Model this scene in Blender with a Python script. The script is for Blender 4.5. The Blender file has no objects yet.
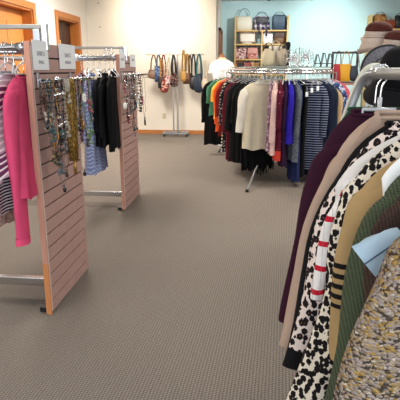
import bpy, bmesh, math, random
from mathutils import Vector, Matrix
random.seed(7)
PI = math.pi
COL = bpy.context.scene.collection
# ------------------------------------------------------------------ camera model (metres, room axes: Y runs into the shop)
F = 490.0
PIT = math.atan(130/490); YAW = math.atan(50/507)
FW = Vector((-math.sin(YAW)*math.cos(PIT), math.cos(YAW)*math.cos(PIT), -math.sin(PIT)))
RT = Vector((math.cos(YAW), math.sin(YAW), 0)); UP = RT.cross(FW); CAM = Vector((0, 0, 1.31))
def at(px, py, **k):
    """point of the room seen at a photo position, on the plane x=, y= or z="""
    d = FW*F + RT*(px-200) + UP*(200-py)
    (a, v), = k.items(); i = 'xyz'.index(a)
    return CAM + d*((v-CAM[i])/d[i])
def pxof(p):
    d = Vector(p)-CAM
    return 200+F*d.dot(RT)/d.dot(FW), 200-F*d.dot(UP)/d.dot(FW)
cd = bpy.data.cameras.new('camera'); cam = bpy.data.objects.new('camera', cd); COL.objects.link(cam)
cd.sensor_width = 36; cd.lens = F/400*36; cd.clip_start = .05
cam.matrix_world = Matrix(((RT.x, UP.x, -FW.x, CAM.x), (RT.y, UP.y, -FW.y, CAM.y), (RT.z, UP.z, -FW.z, CAM.z), (0, 0, 0, 1)))
bpy.context.scene.camera = cam

# ------------------------------------------------------------------ materials
def srgb(c):
    return tuple(((v/255)/12.92 if v/255 <= .04045 else ((v/255+.055)/1.055)**2.4) for v in c)+(1,)
class G:
    def __init__(s, m): s.t = m.node_tree; s.n = s.t.nodes; s.l = s.t.links
    def new(s, typ, **k):
        n = s.n.new(typ)
        for a, b in k.items(): setattr(n, a, b)
        return n
    def set(s, sock, v):
        if isinstance(v, bpy.types.NodeSocket): s.l.new(v, sock)
        else: sock.default_value = v
    def math(s, op, a, b=0.0, c=0.0):
        n = s.new('ShaderNodeMath', operation=op); s.set(n.inputs[0], a); s.set(n.inputs[1], b); s.set(n.inputs[2], c); return n.outputs[0]
    def mix(s, f, a, b):
        n = s.new('ShaderNodeMix', data_type='RGBA'); s.set(n.inputs[0], f); s.set(n.inputs[6], a); s.set(n.inputs[7], b); return n.outputs[2]
    def coord(s):
        tc = s.new('ShaderNodeTexCoord'); sp = s.new('ShaderNodeSeparateXYZ'); s.l.new(tc.outputs['Object'], sp.inputs[0])
        return tc.outputs['Object'], sp.outputs[0], sp.outputs[1], sp.outputs[2]
    def mapping(s, v, sc=(1, 1, 1), rot=(0, 0, 0)):
        n = s.new('ShaderNodeMapping'); s.l.new(v, n.inputs[0]); n.inputs['Scale'].default_value = sc; n.inputs['Rotation'].default_value = rot; return n.outputs[0]
    def noise(s, v, sc, det=2, rough=.5):
        n = s.new('ShaderNodeTexNoise'); s.l.new(v, n.inputs['Vector']); n.inputs['Scale'].default_value = sc; n.inputs['Detail'].default_value = det; n.inputs['Roughness'].default_value = rough
        return n.outputs['Fac']
    def vor(s, v, sc, feat='F1', rnd=1.0):
        n = s.new('ShaderNodeTexVoronoi', feature=feat); s.l.new(v, n.inputs['Vector']); n.inputs['Scale'].default_value = sc; n.inputs['Randomness'].default_value = rnd
        return n.outputs[0], n.outputs.get('Color')
    def bump(s, h, st, dist=.004):
        n = s.new('ShaderNodeBump'); s.l.new(h, n.inputs['Height']); n.inputs['Strength'].default_value = st; n.inputs['Distance'].default_value = dist; return n.outputs[0]
    def gt(s, a, b): return s.math('GREATER_THAN', a, b)
MC = {}
def mat(name, c, rough=.85, metal=0., pat=None, c2=(0, 0, 0), c3=(0, 0, 0), k=1., **kw):
    key = name
    if key in MC: return MC[key]
    m = bpy.data.materials.new(name); m.use_nodes = True; g = G(m)
    b = g.n['Principled BSDF']; b.inputs['Roughness'].default_value = rough; b.inputs['Metallic'].default_value = metal
    A, B, D = srgb(c), srgb(c2), srgb(c3)
    v, x, y, z = g.coord(); col = A; bmp = None
    if pat == 'plain':
        n = g.noise(v, 14, 3); col = g.mix(n, tuple(q*.86 for q in A[:3])+(1,), tuple(min(1, q*1.12) for q in A[:3])+(1,)); bmp = (g.noise(v, 420*k, 2), .35, .0015)
    elif pat == 'stripes':      # horizontal
        s_ = g.math('FRACT', g.math('MULTIPLY', g.math('ADD', z, 10.), k)); col = g.mix(g.gt(s_, kw.get('duty', .5)), A, B); bmp = (g.noise(v, 400), .3, .001)
    elif pat == 'vstripes':
        s_ = g.math('FRACT', g.math('MULTIPLY', g.math('ADD', x, 10.), k)); col = g.mix(g.gt(s_, kw.get('duty', .5)), A, B)
    elif pat == 'chevron':
        tri = g.math('ABSOLUTE', g.math('SUBTRACT', g.math('FRACT', g.math('MULTIPLY', g.math('ADD', x, 10.), k*kw.get('xr', .6))), .5))
        ns = g.noise(v, 9, 2)
        s_ = g.math('FRACT', g.math('MULTIPLY', g.math('ADD', g.math('ADD', z, 10.), g.math('ADD', g.math('MULTIPLY', tri, kw.get('amp', .06)), g.math('MULTIPLY', ns, kw.get('wob', .03)))), k))
        col = g.mix(g.gt(s_, .5), A, B); col = g.mix(g.gt(s_, kw.get('t3', .8)), col, D)
    elif pat == 'bands':        # broad colour bands and thin zigzag lines (the cardigan)
        ns = g.noise(v, 5, 1); tri = g.math('ABSOLUTE', g.math('SUBTRACT', g.math('FRACT', g.math('MULTIPLY', g.math('ADD', y, 10.), 11.)), .5))
        h = g.math('ADD', g.math('ADD', z, 10.), g.math('ADD', g.math('MULTIPLY', tri, .12), g.math('MULTIPLY', ns, .05)))
        col = g.mix(g.gt(g.math('FRACT', g.math('MULTIPLY', h, 3.1)), .62), A, B)
        col = g.mix(g.gt(g.math('FRACT', g.math('MULTIPLY', h, 30.)), .66), col, D)
    elif pat == 'leopard':
        nz = g.noise(v, 60*k, 2); vm = g.new('ShaderNodeVectorMath', operation='ADD'); g.l.new(g.mapping(v, (1, 1, .8)), vm.inputs[0])
        cmb = g.new('ShaderNodeCombineXYZ'); g.l.new(g.math('MULTIPLY', nz, .012/k), cmb.inputs[0]); g.l.new(g.math('MULTIPLY', nz, .012/k), cmb.inputs[2]); g.l.new(cmb.outputs[0], vm.inputs[1])
        d, _ = g.vor(vm.outputs[0], 42*k, 'F1', .75)
        spot = g.math('LESS_THAN', g.math('ADD', d, g.math('MULTIPLY', g.noise(v, 110*k), .34)), kw.get('r', .56))
        core = g.math('LESS_THAN', g.math('ADD', d, g.math('MULTIPLY', g.noise(v, 55*k), .3)), kw.get('core', .24))
        col = g.mix(spot, A, B); col = g.mix(core, col, D)
    elif pat == 'dots':
        d, _ = g.vor(v, 30*k, 'F1', kw.get('rnd', .3)); col = g.mix(g.math('LESS_THAN', d, kw.get('r', .28)), A, B)
    elif pat == 'speckle':
        d, cc = g.vor(v, 55*k); sp = g.new('ShaderNodeSeparateColor'); g.l.new(cc, sp.inputs[0])
        col = g.mix(g.gt(sp.outputs[0], kw.get('t', .6)), A, B); col = g.mix(g.gt(sp.outputs[1], kw.get('t3', .8)), col, D)
    elif pat == 'plaid':
        sx = g.gt(g.math('FRACT', g.math('MULTIPLY', g.math('ADD', x, 10.), k)), .6); sz = g.gt(g.math('FRACT', g.math('MULTIPLY', g.math('ADD', z, 10.), k)), .6)
        col = g.mix(g.math('MULTIPLY', g.math('ADD', sx, sz), .5), A, B)
    elif pat == 'rib':          # knitted ribs
        w = g.math('SINE', g.math('MULTIPLY', g.math('ADD', x, g.math('MULTIPLY', z, .22)), 620*k)); w2 = g.math('SINE', g.math('MULTIPLY', z, 800*k))
        h = g.math('MULTIPLY', g.math('ADD', g.math('ADD', w, g.math('MULTIPLY', w2, .5)), 1.5), .33); col = g.mix(h, tuple(q*.55 for q in A[:3])+(1,), tuple(min(1, q*1.25) for q in A[:3])+(1,)); bmp = (h, .6, .003)
    elif pat == 'chunky':       # chunky bouclé knit of beige, mustard, mauve grey yarns with dark gaps
        nz = g.noise(v, 40, 2); vm = g.new('ShaderNodeVectorMath', operation='ADD'); g.l.new(g.mapping(v, (1, 1, 1.45), (0, .5, 0)), vm.inputs[0])
        cmb = g.new('ShaderNodeCombineXYZ'); g.l.new(g.math('MULTIPLY', nz, .02), cmb.inputs[0]); g.l.new(g.math('MULTIPLY', nz, -.02), cmb.inputs[2]); g.l.new(cmb.outputs[0], vm.inputs[1])
        d, cc = g.vor(vm.outputs[0], 125, 'F1', 1.); sp = g.new('ShaderNodeSeparateColor'); g.l.new(cc, sp.inputs[0])
        n1, n2, n3 = g.noise(v, 75, 4, .7), g.noise(g.mapping(v, (1, 1, 1), (.4, .7, 1.)), 60, 4, .7), g.noise(v, 42, 3, .6)
        col = g.mix(g.math('MULTIPLY', sp.outputs[0], n1), srgb((150, 128, 102)), srgb((198, 180, 156)))
        col = g.mix(g.math('MULTIPLY', g.gt(g.math('ADD', g.math('MULTIPLY', sp.outputs[1], .35), n2), .70), .8), col, srgb((176, 138, 62)))
        col = g.mix(g.math('MULTIPLY', g.gt(g.math('ADD', g.math('MULTIPLY', sp.outputs[2], .35), n3), .70), .75), col, srgb((164, 150, 148)))
        col = g.mix(g.math('MULTIPLY', g.gt(g.math('ADD', g.math('MULTIPLY', sp.outputs[0], .3), n1), .82), .8), col, srgb((206, 194, 178)))
        col = g.mix(g.math('MULTIPLY', g.gt(g.math('ADD', g.math('MULTIPLY', d, .55), g.noise(v, 85, 3, .7)), .88), .9), col, srgb((40, 32, 28)))
        col = g.mix(g.math('MULTIPLY', g.noise(v, 300, 2), .35), col, srgb((110, 94, 76)))
        bmp = (g.math('SUBTRACT', 1., d), .9, .012)
    elif pat == 'wood':
        n1 = g.noise(g.mapping(v, (9, 9, 1.1)), 3.5, 4, .6); col = g.mix(n1, A, B); bmp = (n1, .1, .002)
    elif pat == 'bars':         # pale cloth, short bars across it at intervals
        s_ = g.math('FRACT', g.math('MULTIPLY', g.math('ADD', z, 10.), k)); col = g.mix(g.gt(s_, .78), A, B)
        gr = g.gt(g.math('FRACT', g.math('MULTIPLY', g.math('ADD', x, 10.), 60.)), .88); col = g.mix(g.math('MULTIPLY', gr, .35), col, srgb((120, 110, 110)))
    elif pat == 'lowstripes':   # stripes only below a height
        s_ = g.gt(g.math('FRACT', g.math('MULTIPLY', g.math('ADD', z, 10.), k)), .5); low = g.math('LESS_THAN', z, kw['z0']); lo2 = g.gt(z, kw.get('z1', -9.)); n = g.noise(v, 12, 3)
        base = g.mix(n, tuple(q*.86 for q in A[:3])+(1,), tuple(min(1, q*1.12) for q in A[:3])+(1,)); col = g.mix(g.math('MULTIPLY', g.math('MULTIPLY', s_, low), lo2), base, B); bmp = (g.noise(v, 400), .3, .001)
    elif pat == 'lowband':
        col = g.mix(g.math('LESS_THAN', z, kw['z0']), g.mix(g.math('LESS_THAN', g.vor(v, 26, 'F1', .2)[0], .22), A, D), B)
    if isinstance(col, tuple): b.inputs['Base Color'].default_value = col
    else: g.l.new(col, b.inputs['Base Color'])
    if bmp: g.l.new(g.bump(*bmp), b.inputs['Normal'])
    if pat and pat not in ('wood',): b.inputs['Specular IOR Level'].default_value = .18
    if kw.get('trans'): b.inputs['Transmission Weight'].default_value = kw['trans']
    if kw.get('emit'): b.inputs['Emission Color'].default_value = A; b.inputs['Emission Strength'].default_value = kw['emit']
    MC[key] = m; return m
CH = mat('chrome', (205, 205, 208), .18, 1.)
CHB = mat('brushed_chrome', (170, 172, 175), .32, 1.)
STEEL = mat('grey_steel', (140, 142, 142), .45, .6)
CLEAR = mat('clear_plastic', (238, 241, 245), .12, trans=.55)
WHP = mat('white_plastic', (235, 235, 232), .4)
BLP = mat('black_plastic', (16, 16, 18), .45)
PAPER = mat('paper', (232, 234, 236), .7)
INK = mat('grey_ink', (150, 152, 158), .7)
PINEDG = mat('pine_edge', (198, 130, 78), .55, pat='wood', c2=(176, 108, 60))

# ------------------------------------------------------------------ mesh helpers
def link(name, bm, m, parent=None, smooth=True, loc=None):
    me = bpy.data.meshes.new(name); bm.normal_update(); bm.to_mesh(me); bm.free()
    for mm in (m if isinstance(m, (list, tuple)) else [m]): me.materials.append(mm)
    if smooth:
        for p in me.polygons: p.use_smooth = True
    o = bpy.data.objects.new(name, me); COL.objects.link(o)
    if parent: o.parent = parent
    if loc: o.location = loc
    return o
def tag(o, label, cat=None, group=None, kind=None):
    if label: o['label'] = label
    if cat: o['category'] = cat
    if group: o['group'] = group
    if kind: o['kind'] = kind
    return o
def empty(name, loc, rz=0, label=None, cat=None, group=None):
    o = bpy.data.objects.new(name, None); COL.objects.link(o); o.location = loc; o.rotation_euler = (0, 0, rz); o.empty_display_size = .05
    return tag(o, label, cat, group)
def box(bm, x0, x1, y0, y1, z0, z1, bev=0, mi=0):
    r = bmesh.ops.create_cube(bm, size=1); vs = r['verts']
    for v in vs: v.co = Vector(((x0+x1)/2+v.co.x*(x1-x0), (y0+y1)/2+v.co.y*(y1-y0), (z0+z1)/2+v.co.z*(z1-z0)))
    fs = list({f for v in vs for f in v.link_faces})
    for f in fs: f.material_index = mi
    if bev:
        es = list({e for v in vs for e in v.link_edges}); bmesh.ops.bevel(bm, geom=es, offset=bev, segments=2, affect='EDGES', profile=.6)
def ring_loft(bm, rings, cap0=False, cap1=False):
    vr = [[bm.verts.new(p) for p in r] for r in rings]
    n = len(vr[0])
    for a, b in zip(vr, vr[1:]):
        for i in range(n):
            j = (i+1) % n
            bm.faces.new((a[i], a[j], b[j], b[i]))
    if cap0: bm.faces.new(vr[0][::-1])
    if cap1: bm.faces.new(vr[-1])
def tube(bm, pts, r, n=8, closed=False, flat=None):
    """tube of radius r along pts; flat=(a,b) gives an elliptic section; closed joins the ends"""
    pts = [Vector(p) for p in pts]; N = len(pts); rings = []; prev = None
    for i, p in enumerate(pts):
        if closed: t = pts[(i+1) % N]-pts[i-1]
        else: t = pts[min(i+1, N-1)]-pts[max(i-1, 0)]
        t.normalize()
        if prev is None:
            up = Vector((0, 0, 1)) if abs(t.z) < .9 else Vector((0, 1, 0))
            u = t.cross(up).normalized()
        else:
            u = (prev-t*prev.dot(t)).normalized()
        prev = u; w = t.cross(u)
        rr = r[i] if isinstance(r, (list, tuple)) else r
        a, b = (flat[0], flat[1]) if flat else (rr, rr)
        rings.append([p+u*a*math.cos(2*PI*k/n)+w*b*math.sin(2*PI*k/n) for k in range(n)])
    if closed: rings.append(rings[0])
    ring_loft(bm, rings, not closed, not closed)
    if closed: bmesh.ops.remove_doubles(bm, verts=bm.verts, dist=1e-6)
def smoothpath(pts, it=2, closed=False):
    pts = [Vector(p) for p in pts]
    for _ in range(it):
        o = []
        if not closed: o.append(pts[0])
        for i in range(len(pts) if closed else len(pts)-1):
            a, b = pts[i], pts[(i+1) % len(pts)]; o += [a*.75+b*.25, a*.25+b*.75]
        if not closed: o.append(pts[-1])
        pts = o
    return pts
def ball(bm, c, r, sub=1, sc=(1, 1, 1)):
    m = Matrix.Translation(c) @ Matrix.Diagonal((*sc, 1))
    bmesh.ops.create_icosphere(bm, subdivisions=sub, radius=r, matrix=m)
def lathe(bm, prof, c=(0, 0, 0), n=24, sx=1, sy=1):
    rings = [[Vector((c[0]+r*sx*math.cos(2*PI*k/n), c[1]+r*sy*math.sin(2*PI*k/n), c[2]+z)) for k in range(n)] for r, z in prof]
    ring_loft(bm, rings, prof[0][0] > 1e-4, prof[-1][0] > 1e-4)
def struct(name, bm, m, parent=None, smooth=False):
    o = link(name, bm, m, parent, smooth)
    if not parent: o['kind'] = 'structure'
    return o
def BM(): return bmesh.new()

# ------------------------------------------------------------------ the shop room
XL, YB, YR, XJ, XR, YF, ZC = -3.327, 10.276, 12.0, -.693, 4.9, -3.0, 2.83
ZC2 = 2.83
cm = mat('carpet', (0, 0, 0)); MC.pop('carpet')
def carpet():
    m = bpy.data.materials.new('carpet'); m.use_nodes = True; g = G(m); b = g.n['Principled BSDF']; b.inputs['Roughness'].default_value = .95; b.inputs['Specular IOR Level'].default_value = .12
    v, x, y, z = g.coord()
    vr = g.mapping(v, (1, 1, 1), (0, 0, .62)); sp = g.new('ShaderNodeSeparateXYZ'); g.l.new(vr, sp.inputs[0])
    k = 2*PI/.017
    nz = g.math('MULTIPLY', g.noise(v, 60, 2), 2.2)
    a = g.math('SINE', g.math('ADD', g.math('MULTIPLY', sp.outputs[0], k), nz)); c = g.math('SINE', g.math('ADD', g.math('MULTIPLY', sp.outputs[1], k*.62), nz))
    h = g.math('MULTIPLY', g.math('ADD', g.math('MULTIPLY', a, c), 1.), .5)
    col = g.mix(h, srgb((84, 77, 71)), srgb((158, 149, 140)))
    col = g.mix(g.math('MULTIPLY', g.noise(v, 190, 3, .7), .55), col, srgb((116, 107, 99)))
    col = g.mix(g.math('MULTIPLY', g.gt(g.noise(v, 1.1, 3), .52), .05), col, srgb((110, 98, 88)))
    g.l.new(col, b.inputs['Base Color']); g.l.new(g.bump(h, .5, .006), b.inputs['Normal'])
    return m
bm = BM(); box(bm, XL-.2, XR+.2, YF-.2, YR+.2, -.12, 0); struct('floor', bm, carpet())
def paint(name, c, rough=.8):
    m = bpy.data.materials.new(name); m.use_nodes = True; g = G(m); b = g.n['Principled BSDF']; b.inputs['Roughness'].default_value = rough; b.inputs['Specular IOR Level'].default_value = .25
    v, *_ = g.coord(); A = srgb(c); g.l.new(g.mix(g.noise(v, 3, 3), tuple(q*.97 for q in A[:3])+(1,), A), b.inputs['Base Color']); g.l.new(g.bump(g.noise(v, 120, 2), .08, .002), b.inputs['Normal'])
    return m
CREAM = paint('cream_wall_paint', (232, 224, 210)); WHITE = paint('white_wall_paint', (232, 227, 220)); TEAL = paint('pale_aqua_wall_paint', (190, 219, 221)); CEIL = paint('ceiling_paint', (205, 207, 208))
bm = BM(); box(bm, XL-.2, XR+.2, YF-.2, YR+.2, ZC, ZC+.12); struct('ceiling', bm, CEIL)
bm = BM(); box(bm, XL-.2, XJ, YB, YB+.15, 0, ZC); struct('wall_back', bm, CREAM)
bm = BM(); box(bm, XJ-.15, XJ, YB+.15, YR, 0, ZC); struct('wall_recess_side', bm, WHITE)
bm = BM(); box(bm, XJ-.15, XR+.15, YR, YR+.15, 0, ZC); struct('wall_recess_back', bm, TEAL)
bm = BM(); box(bm, XR, XR+.15, YF, YR, 0, ZC); struct('wall_right', bm, WHITE)
# left wall with two framed openings
D1 = (6.35, 7.66, 2.2); D2 = (8.66, 9.72, 2.2)      # y0, y1, head height
bm = BM()
for y0, y1, z0, z1 in ((YF, D1[0], 0, ZC), (D1[0], D1[1], D1[2], ZC), (D1[1], D2[0], 0, ZC), (D2[0], D2[1], D2[2], ZC), (D2[1], YB+.15, 0, ZC)):
    box(bm, XL-.2, XL, y0, y1, z0, z1)
struct('wall_left', bm, WHITE)
OAK = mat('oak_trim', (196, 122, 54), .45, pat='wood', c2=(168, 96, 36)); OAKD = mat('oak_door', (214, 140, 72), .5, pat='wood', c2=(196, 120, 56)); DKW = mat('dark_brown_door', (74, 42, 28), .5, pat='wood', c2=(52, 28, 20))
for i, (D, pm) in enumerate(((D1, OAKD), (D2, DKW))):
    y0, y1, zh = D; w = .1
    d = empty('door_%d' % (i+1), (XL, y0, 0)); d['kind'] = 'structure'
    bm = BM(); box(bm, -.0, .025, -w, 0, 0, zh+w, .004); box(bm, 0, .025, y1-y0, y1-y0+w, 0, zh+w, .004); box(bm, 0, .025, 0, y1-y0, zh, zh+w, .004)
    box(bm, -.2, 0, 0, .025, 0, zh); box(bm, -.2, 0, y1-y0-.025, y1-y0, 0, zh); box(bm, -.2, 0, 0, y1-y0, zh-.025, zh)
    link('door_frame', bm, OAK, d, False)
    bm = BM(); box(bm, -.2, -.155, .025, y1-y0-.025, .01, zh-.03)
    for a, b_ in ((.15, .9), (1.05, zh-.2)):
        for q in (0, 1):
            yy = .14+q*((y1-y0)/2-.04); box(bm, -.16, -.147, yy, yy+(y1-y0)/2-.24, a, b_, .006)
    dp_ = link('door_panel', bm, pm, d, False)
    if i == 1:
        bm = BM(); box(bm, -.157, -.147, .42, .5, 1.66, 1.84, .003); tag(link('notice_plate', bm, mat('cream_card', (226, 200, 150), .6), dp_, False), 'cream notice plate')
    else:
        bm = BM(); lathe(bm, [(0.0, 0), (.028, 0), (.03, .02), (.015, .04), (.015, .0)], (0, 0, 0), 12)
        o = link('door_knob', bm, mat('brass', (190, 150, 80), .3, 1.), dp_); o.location = (-.14, .1, 1.0); o.rotation_euler = (0, PI/2, 0)
# front wall behind the viewer with wide shop windows
bm = BM(); box(bm, XL-.2, XR+.2, YF-.15, YF, 0, .45); box(bm, XL-.2, XR+.2, YF-.15, YF, 2.5, ZC)
for x in (XL-.2, -.95, 1.85, XR-.2): box(bm, x, x+.4, YF-.15, YF, .45, 2.5)
struct('wall_front', bm, WHITE)
BASE = mat('oak_baseboard', (190, 124, 66), .5, pat='wood', c2=(172, 106, 52))
bm = BM(); box(bm, XL, XJ+.012, YB-.014, YB, 0, .085, .003); struct('baseboard_back', bm, BASE)
bm = BM(); box(bm, XJ, XJ+.014, YB-.014, YR, 0, .085, .003); struct('baseboard_recess_side', bm, BASE)
bm = BM(); box(bm, XJ, XR, YR-.014, YR, 0, .085, .003); struct('baseboard_recess_back', bm, BASE)
bm = BM()
for a, b_ in ((YF, D1[0]-.1), (D1[1]+.1, D2[0]-.1), (D2[1]+.1, YB)): box(bm, XL, XL+.014, a, b_, 0, .085, .003)
struct('baseboard_left', bm, BASE)
# outlet, screws, mirror
p = at(164.3, 115.8, y=YB)
o = empty('wall_outlet', (p.x, YB, p.z), 0, 'cream power outlet low on the cream back wall left of the handbag stand', 'outlet')
bm = BM(); box(bm, -.038, .038, -.008, 0, -.06, .06, .003); link('cover_plate', bm, mat('almond_plastic', (206, 196, 168), .5), o, False)
for s in (-1, 1):
    bm = BM(); box(bm, -.017, .017, -.012, -.006, s*.026-.014, s*.026+.014, .003); link('socket', bm, mat('almond_socket', (180, 168, 140), .5), o, False)
for i, (x, y) in enumerate(((129, 2), (134, 27), (161, 31), (182, 31), (98, 3), (100, 27))):
    p = at(x, y, y=YB); bm = BM(); lathe(bm, [(0, .0), (.008, .001), (.012, .006), (.012, .012)], (0, 0, 0), 10)
    o = link('wall_screw', bm, mat('screw_steel', (120, 110, 98), .5, .5)); o.location = (p.x, YB-.012, p.z); o.rotation_euler = (-PI/2, 0, 0)
    tag(o, 'tiny screw left high in the cream back wall', 'screw', 'bare screws in the back wall')
ya, yb = at(218.3, 40, x=XJ).y, at(220.6, 40, x=XJ).y; zt = at(219.5, 29, x=XJ).z
o = empty('framed_mirror', (XJ, ya, 0), 0, 'tall narrow mirror in brown wooden frame on the white side wall of the recess', 'mirror')
L = yb-ya; fm = mat('walnut_frame', (150, 106, 78), .45, pat='wood', c2=(120, 80, 56)); bm = BM()
for a in ((0, .07, .7, zt), (L-.07, L, .7, zt), (0, L, .7, .77), (0, L, zt-.07, zt)): box(bm, .002, .05, *a, .004)
link('frame', bm, fm, o, False); bm = BM(); box(bm, .006, .018, .06, L-.06, .76, zt-.06); link('mirror_glass', bm, mat('mirror_silver', (225, 230, 235), .04, 1.), o, False)
# ceiling fittings: fluorescent troffers and spotlights that wash the walls
def troffer(x, y, k=1.):
    o = empty('ceiling_light', (x, y, ZC), 0, 'white framed fluorescent panel in the ceiling', 'ceiling light', 'fluorescent ceiling panels')
    bm = BM(); box(bm, -.32, .32, -.62, .62, -.03, 0, .004); link('housing', bm, WHP, o, False)
    bm = BM(); box(bm, -.29, .29, -.59, .59, -.036, -.029); link('diffuser', bm, mat('lit_diffuser', (255, 250, 240), .6, emit=2.), o, False)
    l = bpy.data.lights.new('troffer_lamp', 'AREA'); l.shape = 'RECTANGLE'; l.size = .56; l.size_y = 1.16; l.energy = TRO*k; l.color = (1., .93, .83)
    q = bpy.data.objects.new('troffer_lamp', l); COL.objects.link(q); q.location = (x, y, ZC-.05)
TRO = 62
for x, y, k in ((-1.7, 1.2, .4), (1.6, 1.2, .25), (-1.7, 4.8, .9), (1.6, 4.8, .9), (-1.9, 7.6, 1.75), (1.8, 8.2, 2.0)): troffer(x, y, k)
def spot(x, y, tx, ty, tz, e, ang, col):
    o = empty('wall_washer_spotlight', (x, y, ZC), 0, 'small black spotlight on the ceiling aimed at the wall', 'spotlight', 'ceiling spotlights')
    d = (Vector((tx, ty, tz))-Vector((x, y, ZC-.16))).normalized(); q0 = d.to_track_quat('-Z', 'Y')
    bm = BM(); lathe(bm, [(.05, -.01), (.05, 0)], (0, 0, 0), 16); tube(bm, [(0, 0, -.005), (0, 0, -.1)], .008); link('mount', bm, BLP, o)
    bm = BM(); lathe(bm, [(.03, .05), (.045, .02), (.05, -.05), (.045, -.05), (.03, .03), (.0, .03)], (0, 0, 0), 16); c = link('lamp_head', bm, BLP, o); c.location = (0, 0, -.14); c.rotation_mode = 'QUATERNION'; c.rotation_quaternion = q0
    l = bpy.data.lights.new('spot', 'SPOT'); l.energy = e; l.spot_size = ang; l.spot_blend = 1; l.shadow_soft_size = .04; l.color = col
    q = bpy.data.objects.new('spot', l); COL.objects.link(q); q.location = Vector((x, y, ZC-.16))+d*.08; q.rotation_mode = 'QUATERNION'; q.rotation_quaternion = q0
p = at(160, 14, y=YB); spot(p.x+.0, 8.9, p.x, YB, p.z+.1, 170, 1.7, (1, .88, .70))
p = at(325, 30, y=YR); spot(p.x, 10.2, p.x, YR, p.z-.3, 150, 1.8, (.9, 1, 1))
p = at(240, 30, y=YR); spot(p.x+.6, 10.4, p.x, YR, p.z-.3, 50, 1.8, (.95, 1, 1))
# daylight entering the shop windows
for x, w in ((-2.1, 2.3), (.65, 2.3), (3.3, 2.3)):
    l = bpy.data.lights.new('daylight', 'AREA'); l.shape = 'RECTANGLE'; l.size = w; l.size_y = 2.0; l.energy = 74; l.color = (.86, .93, 1.)
    q = bpy.data.objects.new('daylight', l); COL.objects.link(q); q.location = (x, YF-.05, 1.48); q.rotation_euler = (PI/2, 0, 0)
w = bpy.data.worlds.new('world'); bpy.context.scene.world = w; w.use_nodes = True
w.node_tree.nodes['Background'].inputs[0].default_value = (.75, .86, 1, 1); w.node_tree.nodes['Background'].inputs[1].default_value = 1.

# ------------------------------------------------------------------ clothes and hangers
def sg(v, e): return math.copysign(abs(v)**e, v)
def hanger(hm, loc, rz, label, group, zr, w=.19, drop=.075, r=.0042, scroll=False, clips=False, prof=None):
    """loc: point under the hook where the arms meet; zr: height of the rail centre above loc"""
    o = empty('clothes_hanger', loc, rz, label, 'hanger', group)
    k = zr+.022; pts = [(0, 0, -.005), (0, 0, k-.062), (.006, 0, k-.05), (.02, 0, k-.028), (.017, 0, k-.004), (0, 0, k+.004), (-.016, 0, k-.004), (-.021, 0, k-.02)]
    bm = BM(); tube(bm, smoothpath(pts, 1), r*.62, 6); link('hook', bm, CH if hm is not WHP else WHP, o)
    bm = BM(); arm = [(-w, 0, -drop), (-w*.7, 0, -drop*.5), (-.04, 0, -.008), (0, 0, 0), (.04, 0, -.008), (w*.7, 0, -drop*.5), (w, 0, -drop)]
    if prof:
        nk, hw_, sd = prof; xs = [i/8*w for i in range(9)]; half = []
        for x in xs:
            t = max(0, 1-(max(0, 1-(x-nk)/(hw_-nk)))**(1/1.15)) if x > nk else 0
            half.append((x, 0, -(sd*.62*t+sd*.38*t**3)-.034-(.004 if x > nk*.5 else -.012)))
        arm = [(-x, y, z) for x, y, z in half[:0:-1]]+half; drop = -half[-1][2]
    tube(bm, smoothpath(arm, 1), r, 6, flat=(r*1.3, r*.8)); tube(bm, [(-w*.9, 0, -drop-.006), (w*.9, 0, -drop-.006)], r*.8, 6)
    link('shoulder_arm', bm, hm, o)
    if clips:
        bm = BM(); tube(bm, [(-.052, 0, -.052), (-.045, 0, -.005), (.045, 0, -.005), (.052, 0, -.052)], r*1.5, 8, closed=True); tube(bm, [(0, 0, -.05), (0, 0, .03)], r*1.6, 8)
        tag(link('centre_brace', bm, hm, o), 'clear moulded plastic brace')
    return o
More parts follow.
